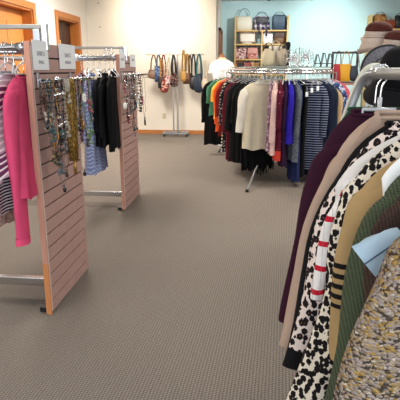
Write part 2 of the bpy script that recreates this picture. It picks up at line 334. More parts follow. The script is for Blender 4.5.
def garment(name, label, cat, loc, rz, m, group=None, hw=.19, L=.62, sl=.55, so=.05, flare=1.05, th=.028, neck=.075, sdrop=.085, sm=None, nb=None, fold=.010, hem=0., sr=.05, cuff=None, nf=5, hollow=False, edge=None, asym=0, front=None):
    """loc is the base of the neck; the body hangs down from it, its shoulder line along local x"""
    o = empty(name, loc, rz, label, cat, group)
    n = 44; ph = random.uniform(0, 6); rings = []
    lev = []
    for t in (0, .18, .4, .62, .8, .92, 1): lev.append((neck+(hw-neck)*(1-(1-t)**1.15), -(sdrop*.62*t+sdrop*.38*t**3), th*(.55+.45*t)))
    zs = -sdrop
    for t in (.06, .14, .24, .36, .5, .64, .78, .9, 1):
        a = hw*(1-.10*math.sin(min(1, t*3)*PI/2)) + (hw*flare-hw*.9)*t; lev.append((a, zs+(-L-zs)*t, th*(1+.5*t)))
    for a, z, b in lev:
        q = max(0, (-z-sdrop)/(L-sdrop)); r = []
        for k in range(n):
            f_ = 2*PI*k/n; c, s = sg(math.cos(f_), .9), sg(math.sin(f_), .75)
            wav = fold*q*math.sin(nf*c*2.2+ph+q*1.2)+fold*.35*q*math.sin(nf*c*5.1+ph*2)
            yy = b*s+wav+(fold*.6*q*math.sin(nf*2*c+ph*3) if s > 0 else 0)
            zz = z-(.012*math.sin(nf*c*1.6+ph)+hem*random.random())*q**6
            if z > -sdrop*.4 and s < -.2: zz -= .012     # front neckline dips
            r.append(Vector((a*c+fold*.5*q*math.sin(ph+z*14), yy, zz)))
        rings.append(r)
    bm = BM(); ring_loft(bm, rings)
    if hem >= .06:   # fringe tails
        bm.verts.ensure_lookup_table()
    link(front or 'body', bm, m, o)
    if sl:
        for s in (-1, 1):
            P = [(s*(hw-.075), 0, -sdrop*.62-.03), (s*(hw-.04), 0, -sdrop*.8-.04), (s*(hw-.02), 0, -sdrop-.05), (s*(hw-.006+so*.25), .004, -sdrop-(sl-sdrop)*.3), (s*(hw-.015+so*.6), .008, -sdrop-(sl-sdrop)*.62), (s*(hw-.02+so), .012, -sl)]
            R = [.03, .042, sr, sr*.95, sr*.88, sr*.82]; P2 = smoothpath(P, 2); rr = []
            for i, pnt in enumerate(P2):
                t = i/(len(P2)-1)*(len(R)-1); a = int(min(t, len(R)-2)); rad = R[a]+(R[a+1]-R[a])*(t-a)
                tt = (P2[min(i+1, len(P2)-1)]-P2[max(i-1, 0)]).normalized(); u = Vector((0, 1, 0)); w_ = tt.cross(u).normalized(); ring = []
                for k in range(16):
                    f_ = 2*PI*k/16; wr = 1+.10*math.sin(3*f_+i*.55+ph)*min(1, i/6)
                    ring.append(pnt+w_*rad*wr*math.cos(f_)+u*min(th*.95, rad*.8)*wr*math.sin(f_))
                rr.append(ring)
            bm = BM(); ring_loft(bm, rr, True, False); slv = link('sleeve', bm, sm or m, o)
            if cuff:
                bm = BM(); r2 = [[q+(q-P2[-1])*.08 for q in rr[-1]], [q+(q-P2[-1])*.10+Vector((s*.004, 0, -.035)) for q in rr[-1]]]; ring_loft(bm, r2); link('cuff', bm, cuff, slv)
    if nb is not False:
        bm = BM(); tube(bm, [Vector((neck*1.02*math.cos(f_), th*.6*math.sin(f_), .004-(.013 if math.sin(f_) < -.2 else 0))) for f_ in [2*PI*k/20 for k in range(20)]], .006, 6, closed=True)
        link('neckband', bm, nb or m, o)
    return o
def hung(name, label, cat, x, y, zr, rz, m, hg='clear plastic hangers', hm=None, dz=.10, gcat=None, hw=.19, clips=False, hlabel=None, **k):
    """a garment on its hanger, hook over a rail whose centre is at height zr"""
    g = garment(name, label, cat, (x, y, zr-dz), rz, m, hw=hw, **k)
    hanger(hm or CLEAR, (x, y, zr-dz+.012), rz, hlabel or ('%s hanger under the %s' % ('white' if hm is WHP else 'black' if hm is BLP else 'clear plastic', label)), hg, dz-.012, w=hw*.84, drop=.06, clips=clips, prof=(k.get('neck', .075), hw, k.get('sdrop', .085)))
    return g
def short(label):   # keeps hanger labels inside the word limit
    return ' '.join(label.split()[:11])

# ================================================================== near left rack: slatwall end panels, top bar, rails
SLAT = mat('slatwall_laminate', (174, 140, 133), .6, pat='plain', k=.2); GROOVE = mat('slatwall_groove', (48, 28, 28), .8); DUST = mat('edge_banding', (186, 142, 128), .5)
def slat_panel(root, y0, y1, x, h=1.445, t=.028):
    bm = BM(); n = 19; p = h/n
    for i in range(n):
        box(bm, x-t, x-.0005, y0, y1, i*p+.005, (i+1)*p-.005+(.005 if i == n-1 else 0)-0, .0015)
    o = link('slat_panel', bm, SLAT, root, False)
    bm = BM(); box(bm, x-t+.004, x-.009, y0+.002, y1-.002, .004, h-.006); link('groove_core', bm, GROOVE, root, False)
    bm = BM(); box(bm, x-t-.002, x-.001, y0-.006, y0, 0.0, h, .001); e = link('edge_strip', bm, PINEDG if h > 0 else DUST, root, False)
    return o
def gondola(X, y0, y1, xfar, label, ymid, zrail, ztop, worn=True):
    o = empty('clothing_rack', (X, ymid, 0), 0, label, 'clothes rack', 'slatwall end panel clothes racks')
    inv = Matrix.Translation((-X, -ymid, 0))
    class W: pass
    ob = []
    def add(nm, bm, m, smooth=False, lab=None):
        bmesh.ops.transform(bm, matrix=inv, verts=bm.verts); q = link(nm, bm, m, o, smooth)
        if lab: q['label'] = lab
        return q
    h = 1.445; t = .028; n = 19; p = h/n; y_ = y0
    bm = BM()
    for i in range(n): box(bm, X-t, X, y0+.001, y1, i*p+(.0042 if i else .012), (i+1)*p-.0042, .0015)
    add('slat_panel', bm, SLAT)
    bm = BM(); box(bm, X-t+.004, X-.008, y0+.004, y1-.003, .02, h-.006); add('groove_core', bm, GROOVE)
    bm = BM(); box(bm, X-t-.001, X+.001, y0-.005, y0+.001, .012, h, .001); add('edge_strip', bm, mat('worn_edge_strip', (190, 138, 118), .55, pat='wood', c2=(172, 118, 96)))
    if worn:
        bm = BM(); box(bm, X-t-.0015, X+.0015, y0-.0065, y0+.001, .0, .30, .001); add('worn_edge', bm, PINEDG, lab='bare orange wood where the edge strip has worn off')
    bm = BM(); box(bm, X+.001, X+.003, y0+.002, y0+.012, .02, h-.02); add('clear_edge_trim', bm, mat('edge_trim', (206, 186, 176), .35))
    bm = BM(); box(bm, xfar, X-t, ymid-.018, ymid+.018, .075, .125, .004); add('base_bar', bm, CH)
    bm = BM(); box(bm, X-t-.036, X-t, ymid-.018, ymid+.018, .02, ztop, .003); add('post', bm, CHB); bm = BM(); box(bm, xfar, xfar+.036, ymid-.018, ymid+.018, .02, ztop, .003); add('post', bm, CHB)
    bm = BM(); box(bm, xfar, X+.004, ymid-.014, ymid+.014, ztop-.0, ztop+.024, .004); add('top_bar', bm, mat('satin_bar', (150, 146, 138), .4, .75))
    bm = BM(); box(bm, X-.02, X+.010, ymid-.018, ymid+.018, ztop-.11, ztop+.028, .006); add('corner_post', bm, CH)
    bm = BM()
    tube(bm, [(xfar, y0+.03, zrail), (X-t-.012, y0+.03, zrail)], .017, 14); add('hanging_rail', bm, CH, True)
    bm = BM(); tube(bm, [(X-t-.05, y0+.03, zrail), (X-t-.003, y0+.03, zrail)], .023, 16); add('rail_end_cap', bm, CHB, True)
    bm = BM(); tube(bm, [(xfar, y1-.03, zrail), (X-t-.003, y1-.03, zrail)], .017, 14); add('hanging_rail', bm, CH, True)
    for yy in (y0+.03, y1-.03):
        bm = BM(); box(bm, X-t-.05, X-t, yy-.014, yy+.014, 0, .03, .004); add('levelling_foot', bm, BLP)
    # rear end frame at the far end of the rack
    bm = BM(); box(bm, xfar-.03, xfar, y0, y1, .012, h, .002); add('far_end_panel', bm, SLAT)
    return o
ZR = 1.417
gondola(-1.058, 2.375, 3.01, -2.55, 'nearest slatwall rack with mauve slatted end panel full of necklaces', 2.585, ZR, 1.515)
gondola(-1.160, 4.433, 5.085, -2.45, 'farther slatwall rack whose mauve end panel stands near the handbag stand', 4.70, ZR, 1.50, worn=False)

# signs taped to the end panels
def text_obj(s, size, parent, loc, mt):
    c = bpy.data.curves.new('lettering', 'FONT'); c.body = s; c.size = size; c.align_x = 'CENTER'; c.align_y = 'CENTER'; c.extrude = .0004; c.materials.append(mt)
    t_ = bpy.data.objects.new('lettering', c); COL.objects.link(t_); me = bpy.data.meshes.new_from_object(t_.evaluated_get(bpy.context.evaluated_depsgraph_get())); bpy.data.objects.remove(t_); o = bpy.data.objects.new('lettering', me); COL.objects.link(o); o.parent = parent; o.location = loc; o.rotation_euler = (PI/2, 0, PI/2); return o
def sign(X, ya, yb, z0, z1, lab, l1, l2):
    o = empty('paper_sign', (X+.002, (ya+yb)/2, z0), 0, lab, 'sign', 'size signs on the rack end panels')
    bm = BM(); box(bm, 0, .002, -(yb-ya)/2, (yb-ya)/2, 0, z1-z0, .0006); link('sheet', bm, PAPER, o, False)
    H = z1-z0
    text_obj(l1, .031, o, (.0030, 0, H*.55), INK)
    if l2: text_obj(l2, .024, o, (.0030, 0, H*.26), INK)
def sy(px, py, X): return at(px, py, x=X)
S = -1.056
a, b_ = sy(28.5, 55, S).y+.02, sy(47.5, 55, S).y; sign(S, max(2.39, a), b_, sy(39, 70, S).z, sy(39, 40.5, S).z, 'white paper sign at near top corner of the nearest rack panel', 'SHIRTS', 'SMALL')
a, b_ = sy(58.5, 55, S).y, sy(74.5, 55, S).y; sign(S, a, min(b_, 3.0), sy(66, 69, S).z, sy(66, 44.5, S).z, 'white paper sign at far top corner of the nearest rack panel', 'SHIRTS', 'MEDIUM')
S = -1.158
a, b_ = sy(118.5, 60, S).y, sy(124.5, 60, S).y; sign(S, max(4.44, a), b_, sy(121, 68, S).z, sy(121, 52.5, S).z, 'white paper sign at near top corner of the farther rack panel', 'SHIRTS', None)
a, b_ = sy(129.5, 60, S).y, sy(135, 60, S).y; sign(S, a, min(b_, 5.08), sy(132, 67, S).z, sy(132, 54.5, S).z, 'white paper sign at far top corner of the farther rack panel', 'SHIRTS', None)

# necklace rails hooked into the slats
def neck_rail(Xp, y0, y1, z, lab, off=.085):
    o = empty('necklace_rail', (Xp, y0, z), 0, lab, 'display rail', 'necklace rails on the rack end panels')
    bm = BM(); tube(bm, [(off, 0, 0), (off, y1-y0, 0)], .006, 8); tube(bm, [(off+.035, 0, .012), (off+.035, y1-y0, .012)], .004, 8); link('rail', bm, CH, o)
    for yy in (.06, min(y1-y0, .58)-.06):
        bm = BM(); box(bm, 0.002, off, yy-.004, yy+.004, -.006, .012, .001); box(bm, .002, .008, yy-.012, yy+.012, -.03, .04, .001); link('bracket', bm, CHB, o, False)
    bm = BM(); tube(bm, [(off+(.035 if k % 2 else 0), .01+k*.018, .006+(.008 if k % 2 else 0)) for k in range(int((y1-y0-.02)/.018))], .0022, 5); link('lattice_wire', bm, CHB, o)
    return off
RX = -1.058; ro = neck_rail(RX, 2.37, 3.13, 1.255, 'chrome rail of crowded necklaces on the nearest rack panel')
neck_rail(-1.160, 4.44, 5.25, 1.262, 'chrome rail of necklaces on the farther rack panel')
def bead(bm, c, r, s=1): ball(bm, c, r, s)
def necklace(X, px, py_end, z0, kind, c, pend, lab, grp, w=None, r=.005):
    p = at(px, 100, x=X); y = p.y; ze = at(px, py_end, x=X).z
    o = empty('necklace', (X, y, z0), random.uniform(-.5, .5), lab, 'necklace', grp)
    Lh = z0-ze; w = w or .018+Lh*.06; N = int(Lh*2/(r*2.05)); N = min(N, 130)
    pts = []
    for i in range(N+1):
        t = i/N*2-1; d = abs(t); pts.append(Vector((random.uniform(-.002, .002)+.003*math.sin(i), w*math.copysign(min(1, (1-d)*2.2)**.0 if 0 else 1, t)*(math.sin(min(1, (1-d*1.0))*PI*.9)*.6+.25*(1-d)+.15) if d < 1 else 0, -Lh*(1-d)+.004)))
    # d=1 at the rail, 0 at the bottom: go down one side and up the other
    pts = []
    for i in range(N+1):
        a = i/N*2*PI; zc = -Lh*.5*(1-math.cos(a)); yc = w*math.sin(a)*(1 if zc > -Lh*.5 else .8)
        pts.append(Vector((.004*math.sin(i*.7), yc, zc+.004)))
    bm = BM()
    if kind == 'beads':
        tube(bm, pts, .0018, 4)
        for i, q in enumerate(pts): bead(bm, q, r*random.uniform(.5, 1.0), 1)
        bs_ = link('bead_strand', bm, c, o)
        if r > .0085:
            bm = BM()
            for q in pts[::5]: bead(bm, q+Vector((.003, 0, 0)), r*1.25, 1)
            link('accent_bead', bm, CH, bs_)['kind'] = 'stuff'
    elif kind == 'chain':
        tube(bm, pts[::2], .0016, 5)
        for q in pts[::3]: ball(bm, q, .0032, 1)
        link('chain', bm, c, o)
    elif kind == 'band':
        for s in (-1, 1): tube(bm, [(0, s*w*.35, .004), (0.002, s*w*.5, -Lh*.5), (0, s*w*.1, -Lh)], 1, 8, flat=(w*.55, .003))
        for k in range(int(Lh/.012)): ball(bm, (.004, .010*math.sin(k*2.4), -k*.012), .005, 1)
        link('woven_band', bm, c, o)
    elif kind == 'cord':
        tube(bm, pts[::2], .0032, 6); link('cord', bm, c, o)
    if pend:
        pk, pc = pend; bm = BM(); q = Vector((.004, 0, -Lh))
        if pk == 'disc': lathe(bm, [(0, .004), (.026, .003), (.03, 0), (.026, -.003), (0, -.004)], (0, 0, 0), 16); bmesh.ops.rotate(bm, verts=bm.verts, matrix=Matrix.Rotation(PI/2, 3, 'Y'))
        if pk == 'ring': tube(bm, [Vector((0, .024*math.cos(a), .024*math.sin(a))) for a in [2*PI*k/16 for k in range(16)]], .006, 6, closed=True)
        if pk == 'drop': ball(bm, (0, 0, -.01), .010, 2, (1, 1, 1.5)); tube(bm, [(0, 0, 0), (0, 0, .02)], .0018)
        if pk == 'cluster':
            for k in range(16): ball(bm, (random.uniform(-.006, .01), random.uniform(-.026, .026), random.uniform(-.05, .03)), random.uniform(.006, .011), 1)
        if pk == 'tassel':
            for k in range(12): tube(bm, [(0, 0, 0), (.006*math.sin(k), .008*math.cos(k*1.3), -.02), (.009*math.sin(k), .013*math.cos(k*1.3), -.075)], .0018, 4)
            ball(bm, (0, 0, 0), .009, 1)
        if pk == 'flower':
            for k in range(7): ball(bm, (.004, .018*math.cos(k*.9), .018*math.sin(k*.9)), .013, 1, (.5, 1, 1))
        if pk == 'cross': box(bm, -.003, .003, -.005, .005, -.05, .02, .001); box(bm, -.003, .003, -.018, .018, -.008, .002, .001)
        link('pendant', bm, pc, o, True, q)
    return o
BL = mat('jet_bead', (18, 18, 20), .25); GOLD = mat('gold_metal', (196, 150, 70), .3, .9); SILV = mat('silver_bead', (120, 122, 126), .35, .9); TQ = mat('turquoise_bead', (34, 72, 74), .4)
BRB = mat('brown_bead', (70, 42, 30), .5); IV = mat('ivory_bead', (168, 158, 142), .5); GRN = mat('green_bead', (84, 130, 60), .4); MIX = mat('mixed_bead', (60, 54, 48), .4, pat='speckle', c2=(130, 112, 80), c3=(24, 40, 44), k=1.6); GREY = mat('smoke_bead', (96, 102, 108), .3); WINE = mat('wine_bead', (112, 40, 44), .4); PNK = mat('pink_bead', (160, 84, 98), .5); MUS = mat('mustard_weave', (112, 86, 42), .6, pat='speckle', c2=(150, 120, 62), c3=(110, 80, 30), k=2)
X1 = RX+ro; X2 = X1+.035; G1 = 'necklaces on the nearest rack panel'
NL = [
 (X1, 42.5, 101, 'cord', BRB, ('cluster', BRB), 'brown cord necklace at the near end of the rail', .006),
 (X2, 44.5, 125, 'beads', BL, ('drop', BL), 'black bead strand near the near end of the rail', .008),
 (X1, 46.5, 118, 'beads', MIX, ('cluster', IV), 'mottled bead necklace with pale cluster, second black strand beside it', .0055),
 (X2, 50.0, 132, 'beads', TQ, ('cluster', TQ), 'teal bead necklace hanging in the left third of the rail', .006),
 (X1, 51.5, 160, 'beads', MIX, ('cluster', MIX), 'long mottled necklace ending in a wide bead cluster', .006),
 (X2, 52.5, 150, 'chain', GOLD, ('drop', BRB), 'fine gold chain with brown drop among dark beads', .004),
 (X1, 55.0, 168, 'beads', BRB, ('cluster', GREY), 'brown bead necklace with grey stone cluster over the slats', .0055),
 (X2, 57.0, 142, 'beads', BL, ('cluster', BL), 'heavy black bead necklace in the middle of the rail', .0095),
 (X1, 57.5, 192, 'chain', SILV, ('drop', BL), 'longest silver chain with black drop low on the panel', .004),
 (X2, 59.5, 136, 'beads', BL, ('disc', TQ), 'black bead necklace with round teal pendant', .009),
 (X1, 61.0, 176, 'chain', BRB, ('drop', BRB), 'thin brown chain with small dark drop', .004),
 (X1, 62.5, 150, 'beads', GREY, ('ring', SILV), 'smoky bead necklace with silver ring pendant', .006),
 (X2, 65.0, 128, 'beads', IV, ('cluster', IV), 'ivory bead necklace left of the mustard band', .007),
 (X2, 68.0, 92, 'band', IV, ('cluster', IV), 'short bunched ivory necklace tied high on the rail', .006),
 (X2, 70.0, 163, 'band', MUS, ('tassel', GOLD), 'wide mustard woven necklace with gold tassel', .006),
 (X2, 69.5, 146, 'chain', GOLD, ('disc', GOLD), 'gold chain with a round gold medallion', .004),
 (X1, 73.5, 146, 'cord', BL, ('cross', BL), 'black cord necklace with cross beside the mustard band', .006),
 (X2, 75.5, 125, 'beads', GREY, ('drop', SILV), 'grey glass bead strand right of the mustard band', .007),
 (X2, 77.5, 128, 'beads', BL, ('drop', BL), 'black bead strand right of the middle of the rail', .007),
 (X1, 79.5, 175, 'chain', IV, ('drop', BL), 'long pale chain with black ball near the far edge of the panel', .004),
 (X2, 80.5, 125, 'chain', GOLD, ('ring', GOLD), 'gold chain with a bright gold ring pendant', .004),
 (X2, 83.0, 98, 'chain', SILV, ('flower', WHP), 'short silver necklace with a big white flower', .005),
 (X2, 84.5, 138, 'beads', SILV, ('cluster', SILV), 'silver bead necklace behind the white flower', .006),
 (X2, 86.8, 137, 'beads', GRN, ('cluster', GRN), 'bright green bead necklace at the far end of the rail', .0075),
 (X2, 88.5, 104, 'beads', PNK, ('cluster', PNK), 'short pink bead necklace at the far end of the rail', .006),
 (X2, 90.5, 118, 'beads', BL, ('drop', SILV), 'black bead strand at the very far end of the rail', .006),
]
for X, px, pe, kd, c, pd, lab, r in NL: necklace(X, px, pe, 1.262, kd, c, pd, lab, G1, r=r)
G2 = 'necklaces on the farther rack panel'; Y1 = -1.160+.085; Y2 = Y1+.035
for X, px, pe, kd, c, pd, lab, r in [
 (Y1, 125.5, 90, 'beads', WINE, ('cluster', PNK), 'short wine bead necklace on near end of the farther rail', .009),
 (Y1, 124.5, 106, 'beads', IV, ('disc', WHP), 'pale necklace with a white tag disc on the farther panel', .006),
 (Y1, 127.0, 118, 'beads', BL, ('cluster', WINE), 'dark necklace with wine cluster on the farther panel', .010),
 (Y1, 130.0, 108, 'beads', SILV, ('cluster', SILV), 'silver necklace, first on the farther panel', .009),
 (Y2, 131.5, 96, 'beads', GREY, ('disc', SILV), 'smoky necklace with silver disc on the farther panel', .010),
 (Y1, 133.0, 132, 'beads', MIX, ('cluster', GREY), 'long mottled necklace low on the farther panel', .008),
 (Y2, 134.5, 104, 'beads', BL, ('cluster', TQ), 'black necklace with teal stones on the farther panel', .011),
 (Y1, 136.0, 128, 'chain', IV, ('drop', BRB), 'long pale chain with brown drop on the farther panel', .006),
 (Y2, 137.5, 98, 'beads', IV, ('cluster', WHP), 'ivory necklace in the middle of the farther rail', .010),
 (Y2, 139.5, 106, 'beads', BL, ('cluster', BL), 'black bead strand in the far half of the farther rail', .010),
 (Y2, 141.5, 100, 'beads', WINE, ('cluster', PNK), 'wine and pink necklace at far end of the farther rail', .008),
 (Y2, 144.0, 118, 'chain', BRB, ('tassel', BL), 'thin brown chain with a black tassel at the very end', .005)]:
    necklace(X, px, pe, 1.268, kd, c, pd, lab, G2, r=r)

# clothes on the near left rack (rail along X; shoulder line along Y)
PINK = mat('pink_knit', (206, 70, 108), .85, pat='plain'); 
YRL = 2.405
H1 = 'clear hangers on the nearest rack'
def lh(i, name, label, cat, x, m, rz=PI/2, y=YRL, hl=None, **k):
    return hung(name, label, cat, x, y, ZR, rz, m, hg=H1, hlabel=hl, **k)
lh(0, 'knit_top', 'bright pink long sleeve top beside the nearest slatted panel', 'top', -1.128, PINK, rz=PI/2+.0, y=2.44, dz=.135, hw=.19, L=.60, sl=.80, so=-.02, th=.03, flare=1.0, sr=.058, sdrop=.07, cuff=PINK, hl='clear plastic hanger holding the pink top')
lh(1, 'cardigan', 'purple grey and white zigzag cardigan left of the pink top', 'cardigan', -1.205, mat('zigzag_cardigan', (196, 182, 192), .85, pat='bands', c2=(112, 58, 98), c3=(246, 240, 240)), rz=PI/2+.04, dz=.12, hw=.23, L=.50, sl=.52, so=.0, th=.032, flare=1.12, hl='clear plastic hanger holding the zigzag cardigan')
lh(2, 'striped_shirt', 'black and white horizontal striped top hanging under the zigzag cardigan', 'top', -1.275, mat('mono_stripe', (238, 238, 240), .85, pat='stripes', c2=(24, 26, 38), k=62), rz=PI/2+.04, dz=.11, hw=.22, L=.70, sl=.5, so=.0, th=.034, flare=1.25, hl='clear plastic hanger holding the black and white striped top')
lh(3, 'lace_top', 'beige lace tunic with the lowest hem on the nearest rack', 'tunic', -1.345, mat('beige_lace', (206, 178, 164), .9, pat='speckle', c2=(182, 150, 136), c3=(226, 204, 192), k=1.5), rz=PI/2+.04, dz=.11, hw=.22, L=.79, sl=0, so=.0, th=.04, flare=1.28, hem=.02, hl='clear plastic hanger holding the beige lace tunic')
lh(4, 'blouse', 'white blouse at the left edge of the nearest rack', 'blouse', -1.43, mat('white_blouse', (230, 226, 222), .8, pat='plain'), rz=PI/2+.04, dz=.1, hw=.21, L=.66, sl=.55, so=.02, flare=1.1, hl='clear plastic hanger holding the white blouse')
lh(5, 'striped_blouse', 'pale grey striped blouse partly cut by the left picture edge', 'blouse', -1.50, mat('grey_pinstripe', (220, 220, 224), .8, pat='stripes', c2=(120, 124, 134), k=40), rz=PI/2+.04, dz=.1, hw=.21, L=.66, sl=.5, so=.02, hl='clear plastic hanger holding the pale grey striped blouse')
# spare empty hangers bunched by the end cap
for i, x in enumerate((-1.11, -1.16, -1.19)):
    hanger(CLEAR, (x, YRL, ZR-.07), PI/2+random.uniform(-.1, .4), 'empty clear plastic hanger bunched by the chrome rail end cap', 'empty hangers on the nearest rack', .07, w=.13, drop=.05)
# clothes on the farther left rack
Y2R = 4.463; H2 = 'clear hangers on the farther rack'
BLKF = mat('black_jersey', (15, 15, 18), .9, pat='plain')
def l2(name, label, cat, x, m, rz=PI/2, y=Y2R, hl=None, **k): return hung(name, label, cat, x, y, ZR, rz, m, hg=H2, hlabel=hl, **k)
l2('black_jersey', 'black long sleeve top right against the farther slatted panel', 'top', -1.222, BLKF, rz=PI/2+.04, dz=.12, hw=.19, L=.66, sl=.70, so=-.02, hem=.03, flare=1.0, hl='clear plastic hanger holding the black top by the farther panel')
l2('black_blouse', 'black blouse hanging left of the black long sleeve top', 'blouse', -1.30, mat('black_crepe', (20, 20, 24), .8, pat='plain'), rz=PI/2+.04, dz=.14, hw=.19, L=.62, sl=.55, so=.0, hem=.03, hl='clear plastic hanger holding the black blouse')
l2('black_tunic', 'black tunic squeezed beside the blue chevron shirt', 'tunic', -1.345, BLKF, rz=PI/2+.04, dz=.15, hw=.19, L=.60, sl=.5, so=.0, hem=.02, hl='clear plastic hanger holding the black tunic')
CHEV = mat('blue_chevron', (112, 124, 170), .85, pat='chevron', c2=(170, 180, 208), c3=(140, 152, 192), k=30, amp=.05, wob=.04, xr=.8)
g_ = l2('chevron_shirt', 'blue and white chevron shirt hanging between the two slatted racks', 'shirt', -1.415, CHEV, rz=PI/2+.04, y=4.42, dz=.14, hw=.19, L=.88, sl=.6, so=.03, th=.04, flare=1.35, fold=.016, hl='clear plastic hanger holding the blue chevron shirt')
l2('floral_top', 'dusty pink floral top left of the chevron shirt', 'top', -1.52, mat('pink_floral', (170, 110, 124), .85, pat='speckle', c2=(60, 60, 80), c3=(224, 200, 204), k=1.), rz=PI/2+.04, dz=.14, hw=.20, L=.6, sl=.5, hl='clear plastic hanger holding the dusty pink floral top')
for i, x in enumerate((-1.215, -1.26, -1.30, -1.36, -1.4, -1.46, -1.5)):
    hanger(CLEAR, (x, Y2R, ZR-.10), PI/2+.4+random.uniform(-.3, .3), 'empty clear plastic hanger crowded along the farther rack rail', 'empty hangers on the farther rack', .10, w=.17, drop=.06)
# white size marker and curled wire hanger top
p = at(76.3, 54, y=Y2R); bm = BM(); lathe(bm, [(.03, -.012), (.034, 0), (.03, .012)], (0, 0, 0), 16); o = link('size_marker', bm, WHP); o.location = (p.x, Y2R, ZR); o.rotation_euler = (0, PI/2, 0); tag(o, 'white round size marker on the farther rack rail', 'size marker')
p = at(109, 52, y=4.45); o = empty('scroll_bracket', (p.x, 4.45, ZR), 0, 'curled chrome wire scroll standing on the farther rack rail', 'wire scroll')
for s in (-1, 1):
    bm = BM(); pts = [Vector((s*(.02+.03*math.cos(a)*(1-a/9)), 0, .045+.03*math.sin(a)*(1-a/9))) for a in [k*.35 for k in range(18)]]; tube(bm, [Vector((0, 0, .018))]+pts, .003, 6); link('scroll_wire', bm, CH, o)

# ================================================================== handbag stand by the back wall
YS = 9.97
def bag(loc, rz, w, h, d, m, label, cat='handbag', group=None, strap=None, slen=.2, sw=.006, flap=None, trim=None, shape='hobo', name='handbag', two=True, spread=.36):
    """loc is the bottom centre of the bag body"""
    o = empty(name, loc, rz, label, cat, group); n = 20; rings = []
    prof = {'hobo': [(0, .12, .2), (.06, .62, .75), (.2, .92, 1), (.45, 1, 1), (.7, .9, .8), (.9, .78, .5), (1, .72, .28)], 'tote': [(0, .86, .9), (.03, .93, 1), (.35, .96, .95), (.7, .99, .7), (.94, 1, .45), (1, 1, .38)], 'satchel': [(0, .9, .85), (.04, .98, 1), (.5, 1, 1), (.85, .96, .85), (.96, .9, .6), (1, .8, .35)], 'pouch': [(0, .25, .3), (.08, .7, .8), (.3, .98, 1), (.6, 1, 1), (.85, .8, .8), (.94, .6, .6), (1, .75, .6)]}[shape]
    e = .5 if shape in ('tote', 'satchel') else .8
    for t, a, b in prof:
        rings.append([Vector((w/2*a*sg(math.cos(2*PI*k/n), e)*(1+.03*math.sin(5*t+k)), d/2*b*sg(math.sin(2*PI*k/n), e), h*t+(.05*h*math.sin(4*math.cos(2*PI*k/n)) if (t == 1 and shape == 'hobo') else 0))) for k in range(n)])
    bm = BM(); ring_loft(bm, rings, True, True); link('bag_body', bm, m, o)
    sm = strap or m
    for s in ((-1, 1) if two else (0,)):
        hw_ = w*spread; pts = smoothpath([(-hw_, s*d*.2, h*.9), (-hw_*.8, s*d*.18, h+slen*.55), (-hw_*.35, s*d*.1, h+slen*.95), (0, s*d*.06, h+slen), (hw_*.35, s*d*.1, h+slen*.95), (hw_*.8, s*d*.18, h+slen*.55), (hw_, s*d*.2, h*.9)], 2)
        bm = BM(); tube(bm, pts, sw, 6, flat=(sw*.5, sw)); link('strap', bm, sm, o)
    if flap:
        bm = BM(); box(bm, -w*.40, w*.40, -d/2-.006, -d/2+.004, h*.45, h*.93, .004); fl_ = link('flap', bm, flap, o)
        bm = BM(); ball(bm, (0, -d/2-.008, h*.5), .012, 1); link('clasp', bm, GOLD, fl_)
    if trim:
        bm = BM(); n2 = 24; r0 = [Vector((w/2*1.01*sg(math.cos(2*PI*k/n2), e), d/2*.98*sg(math.sin(2*PI*k/n2), e), h*.02)) for k in range(n2)]; r1 = [v_+Vector((0, 0, h*.18)) for v_ in r0]; ring_loft(bm, [r0, r1]); link('base_trim', bm, trim, o)
    return o
o = empty('handbag_stand', (-1.478, YS, 0), 0, 'chrome two post handbag stand on casters against the cream back wall', 'display stand')
bm = BM()
for y in (-.14, .14): box(bm, -.25, .25, y-.02, y+.02, .05, .08, .003)
for x in (-.24, 0, .24): box(bm, x-.02, x+.02, -.14, .14, .05, .08, .003)
link('base_frame', bm, CHB, o, False)
for s in (-1, 1):
    bm = BM(); box(bm, s*.045-.014, s*.045+.014, -.014, .014, .07, 1.60, .003); link('post', bm, CHB, o, False)
for x in (-.23, .23):
    for y in (-.13, .13):
        bm = BM(); lathe(bm, [(0, -.012), (.028, -.012), (.03, 0), (.028, .012), (0, .012)], (0, 0, 0), 14); c = link('caster', bm, BLP, o); c.location = (x, y, .03); c.rotation_euler = (0, PI/2, 0)
for z, x0, x1 in ((1.17, -.62, .62), (1.60, -.58, .58)):
    bm = BM(); tube(bm, [(x0, -.02, z), (x1, -.02, z)], .007, 8); link('cross_bar', bm, CHB, o)
pegs = [-.55, -.46, -.37, -.27, -.17, -.07, .10, .17, .25, .34, .43, .54]
for x in pegs:
    bm = BM(); tube(bm, smoothpath([(x, -.02, 1.60), (x, -.14, 1.60), (x, -.16, 1.625)], 1), .004, 6); link('peg', bm, CH, o)
BG = 'handbags on the chrome stand'
LB = mat('tan_leather', (120, 88, 62), .5); LBD = mat('dark_brown_leather', (72, 48, 34), .5); DEN = mat('denim', (62, 84, 122), .8, pat='speckle', c2=(40, 56, 90), c3=(120, 140, 170), k=.6); FLO = mat('red_floral_cloth', (150, 60, 56), .85, pat='speckle', c2=(60, 30, 34), c3=(220, 170, 150), k=.9); NAVY = mat('navy_leather', (30, 42, 62), .5); TEALB = mat('teal_strap', (46, 100, 102), .6); CRM = mat('cream_leather', (206, 192, 168), .55); BLK = mat('black_leather', (22, 22, 24), .45); GLD = mat('mustard_leather', (176, 134, 66), .55); PKB = mat('pink_pattern_cloth', (196, 150, 150), .85, pat='speckle', c2=(230, 216, 212), c3=(120, 70, 70), k=.7); BKP = mat('black_patterned_cloth', (34, 32, 34), .8, pat='speckle', c2=(140, 120, 110), c3=(90, 40, 40), k=.8)
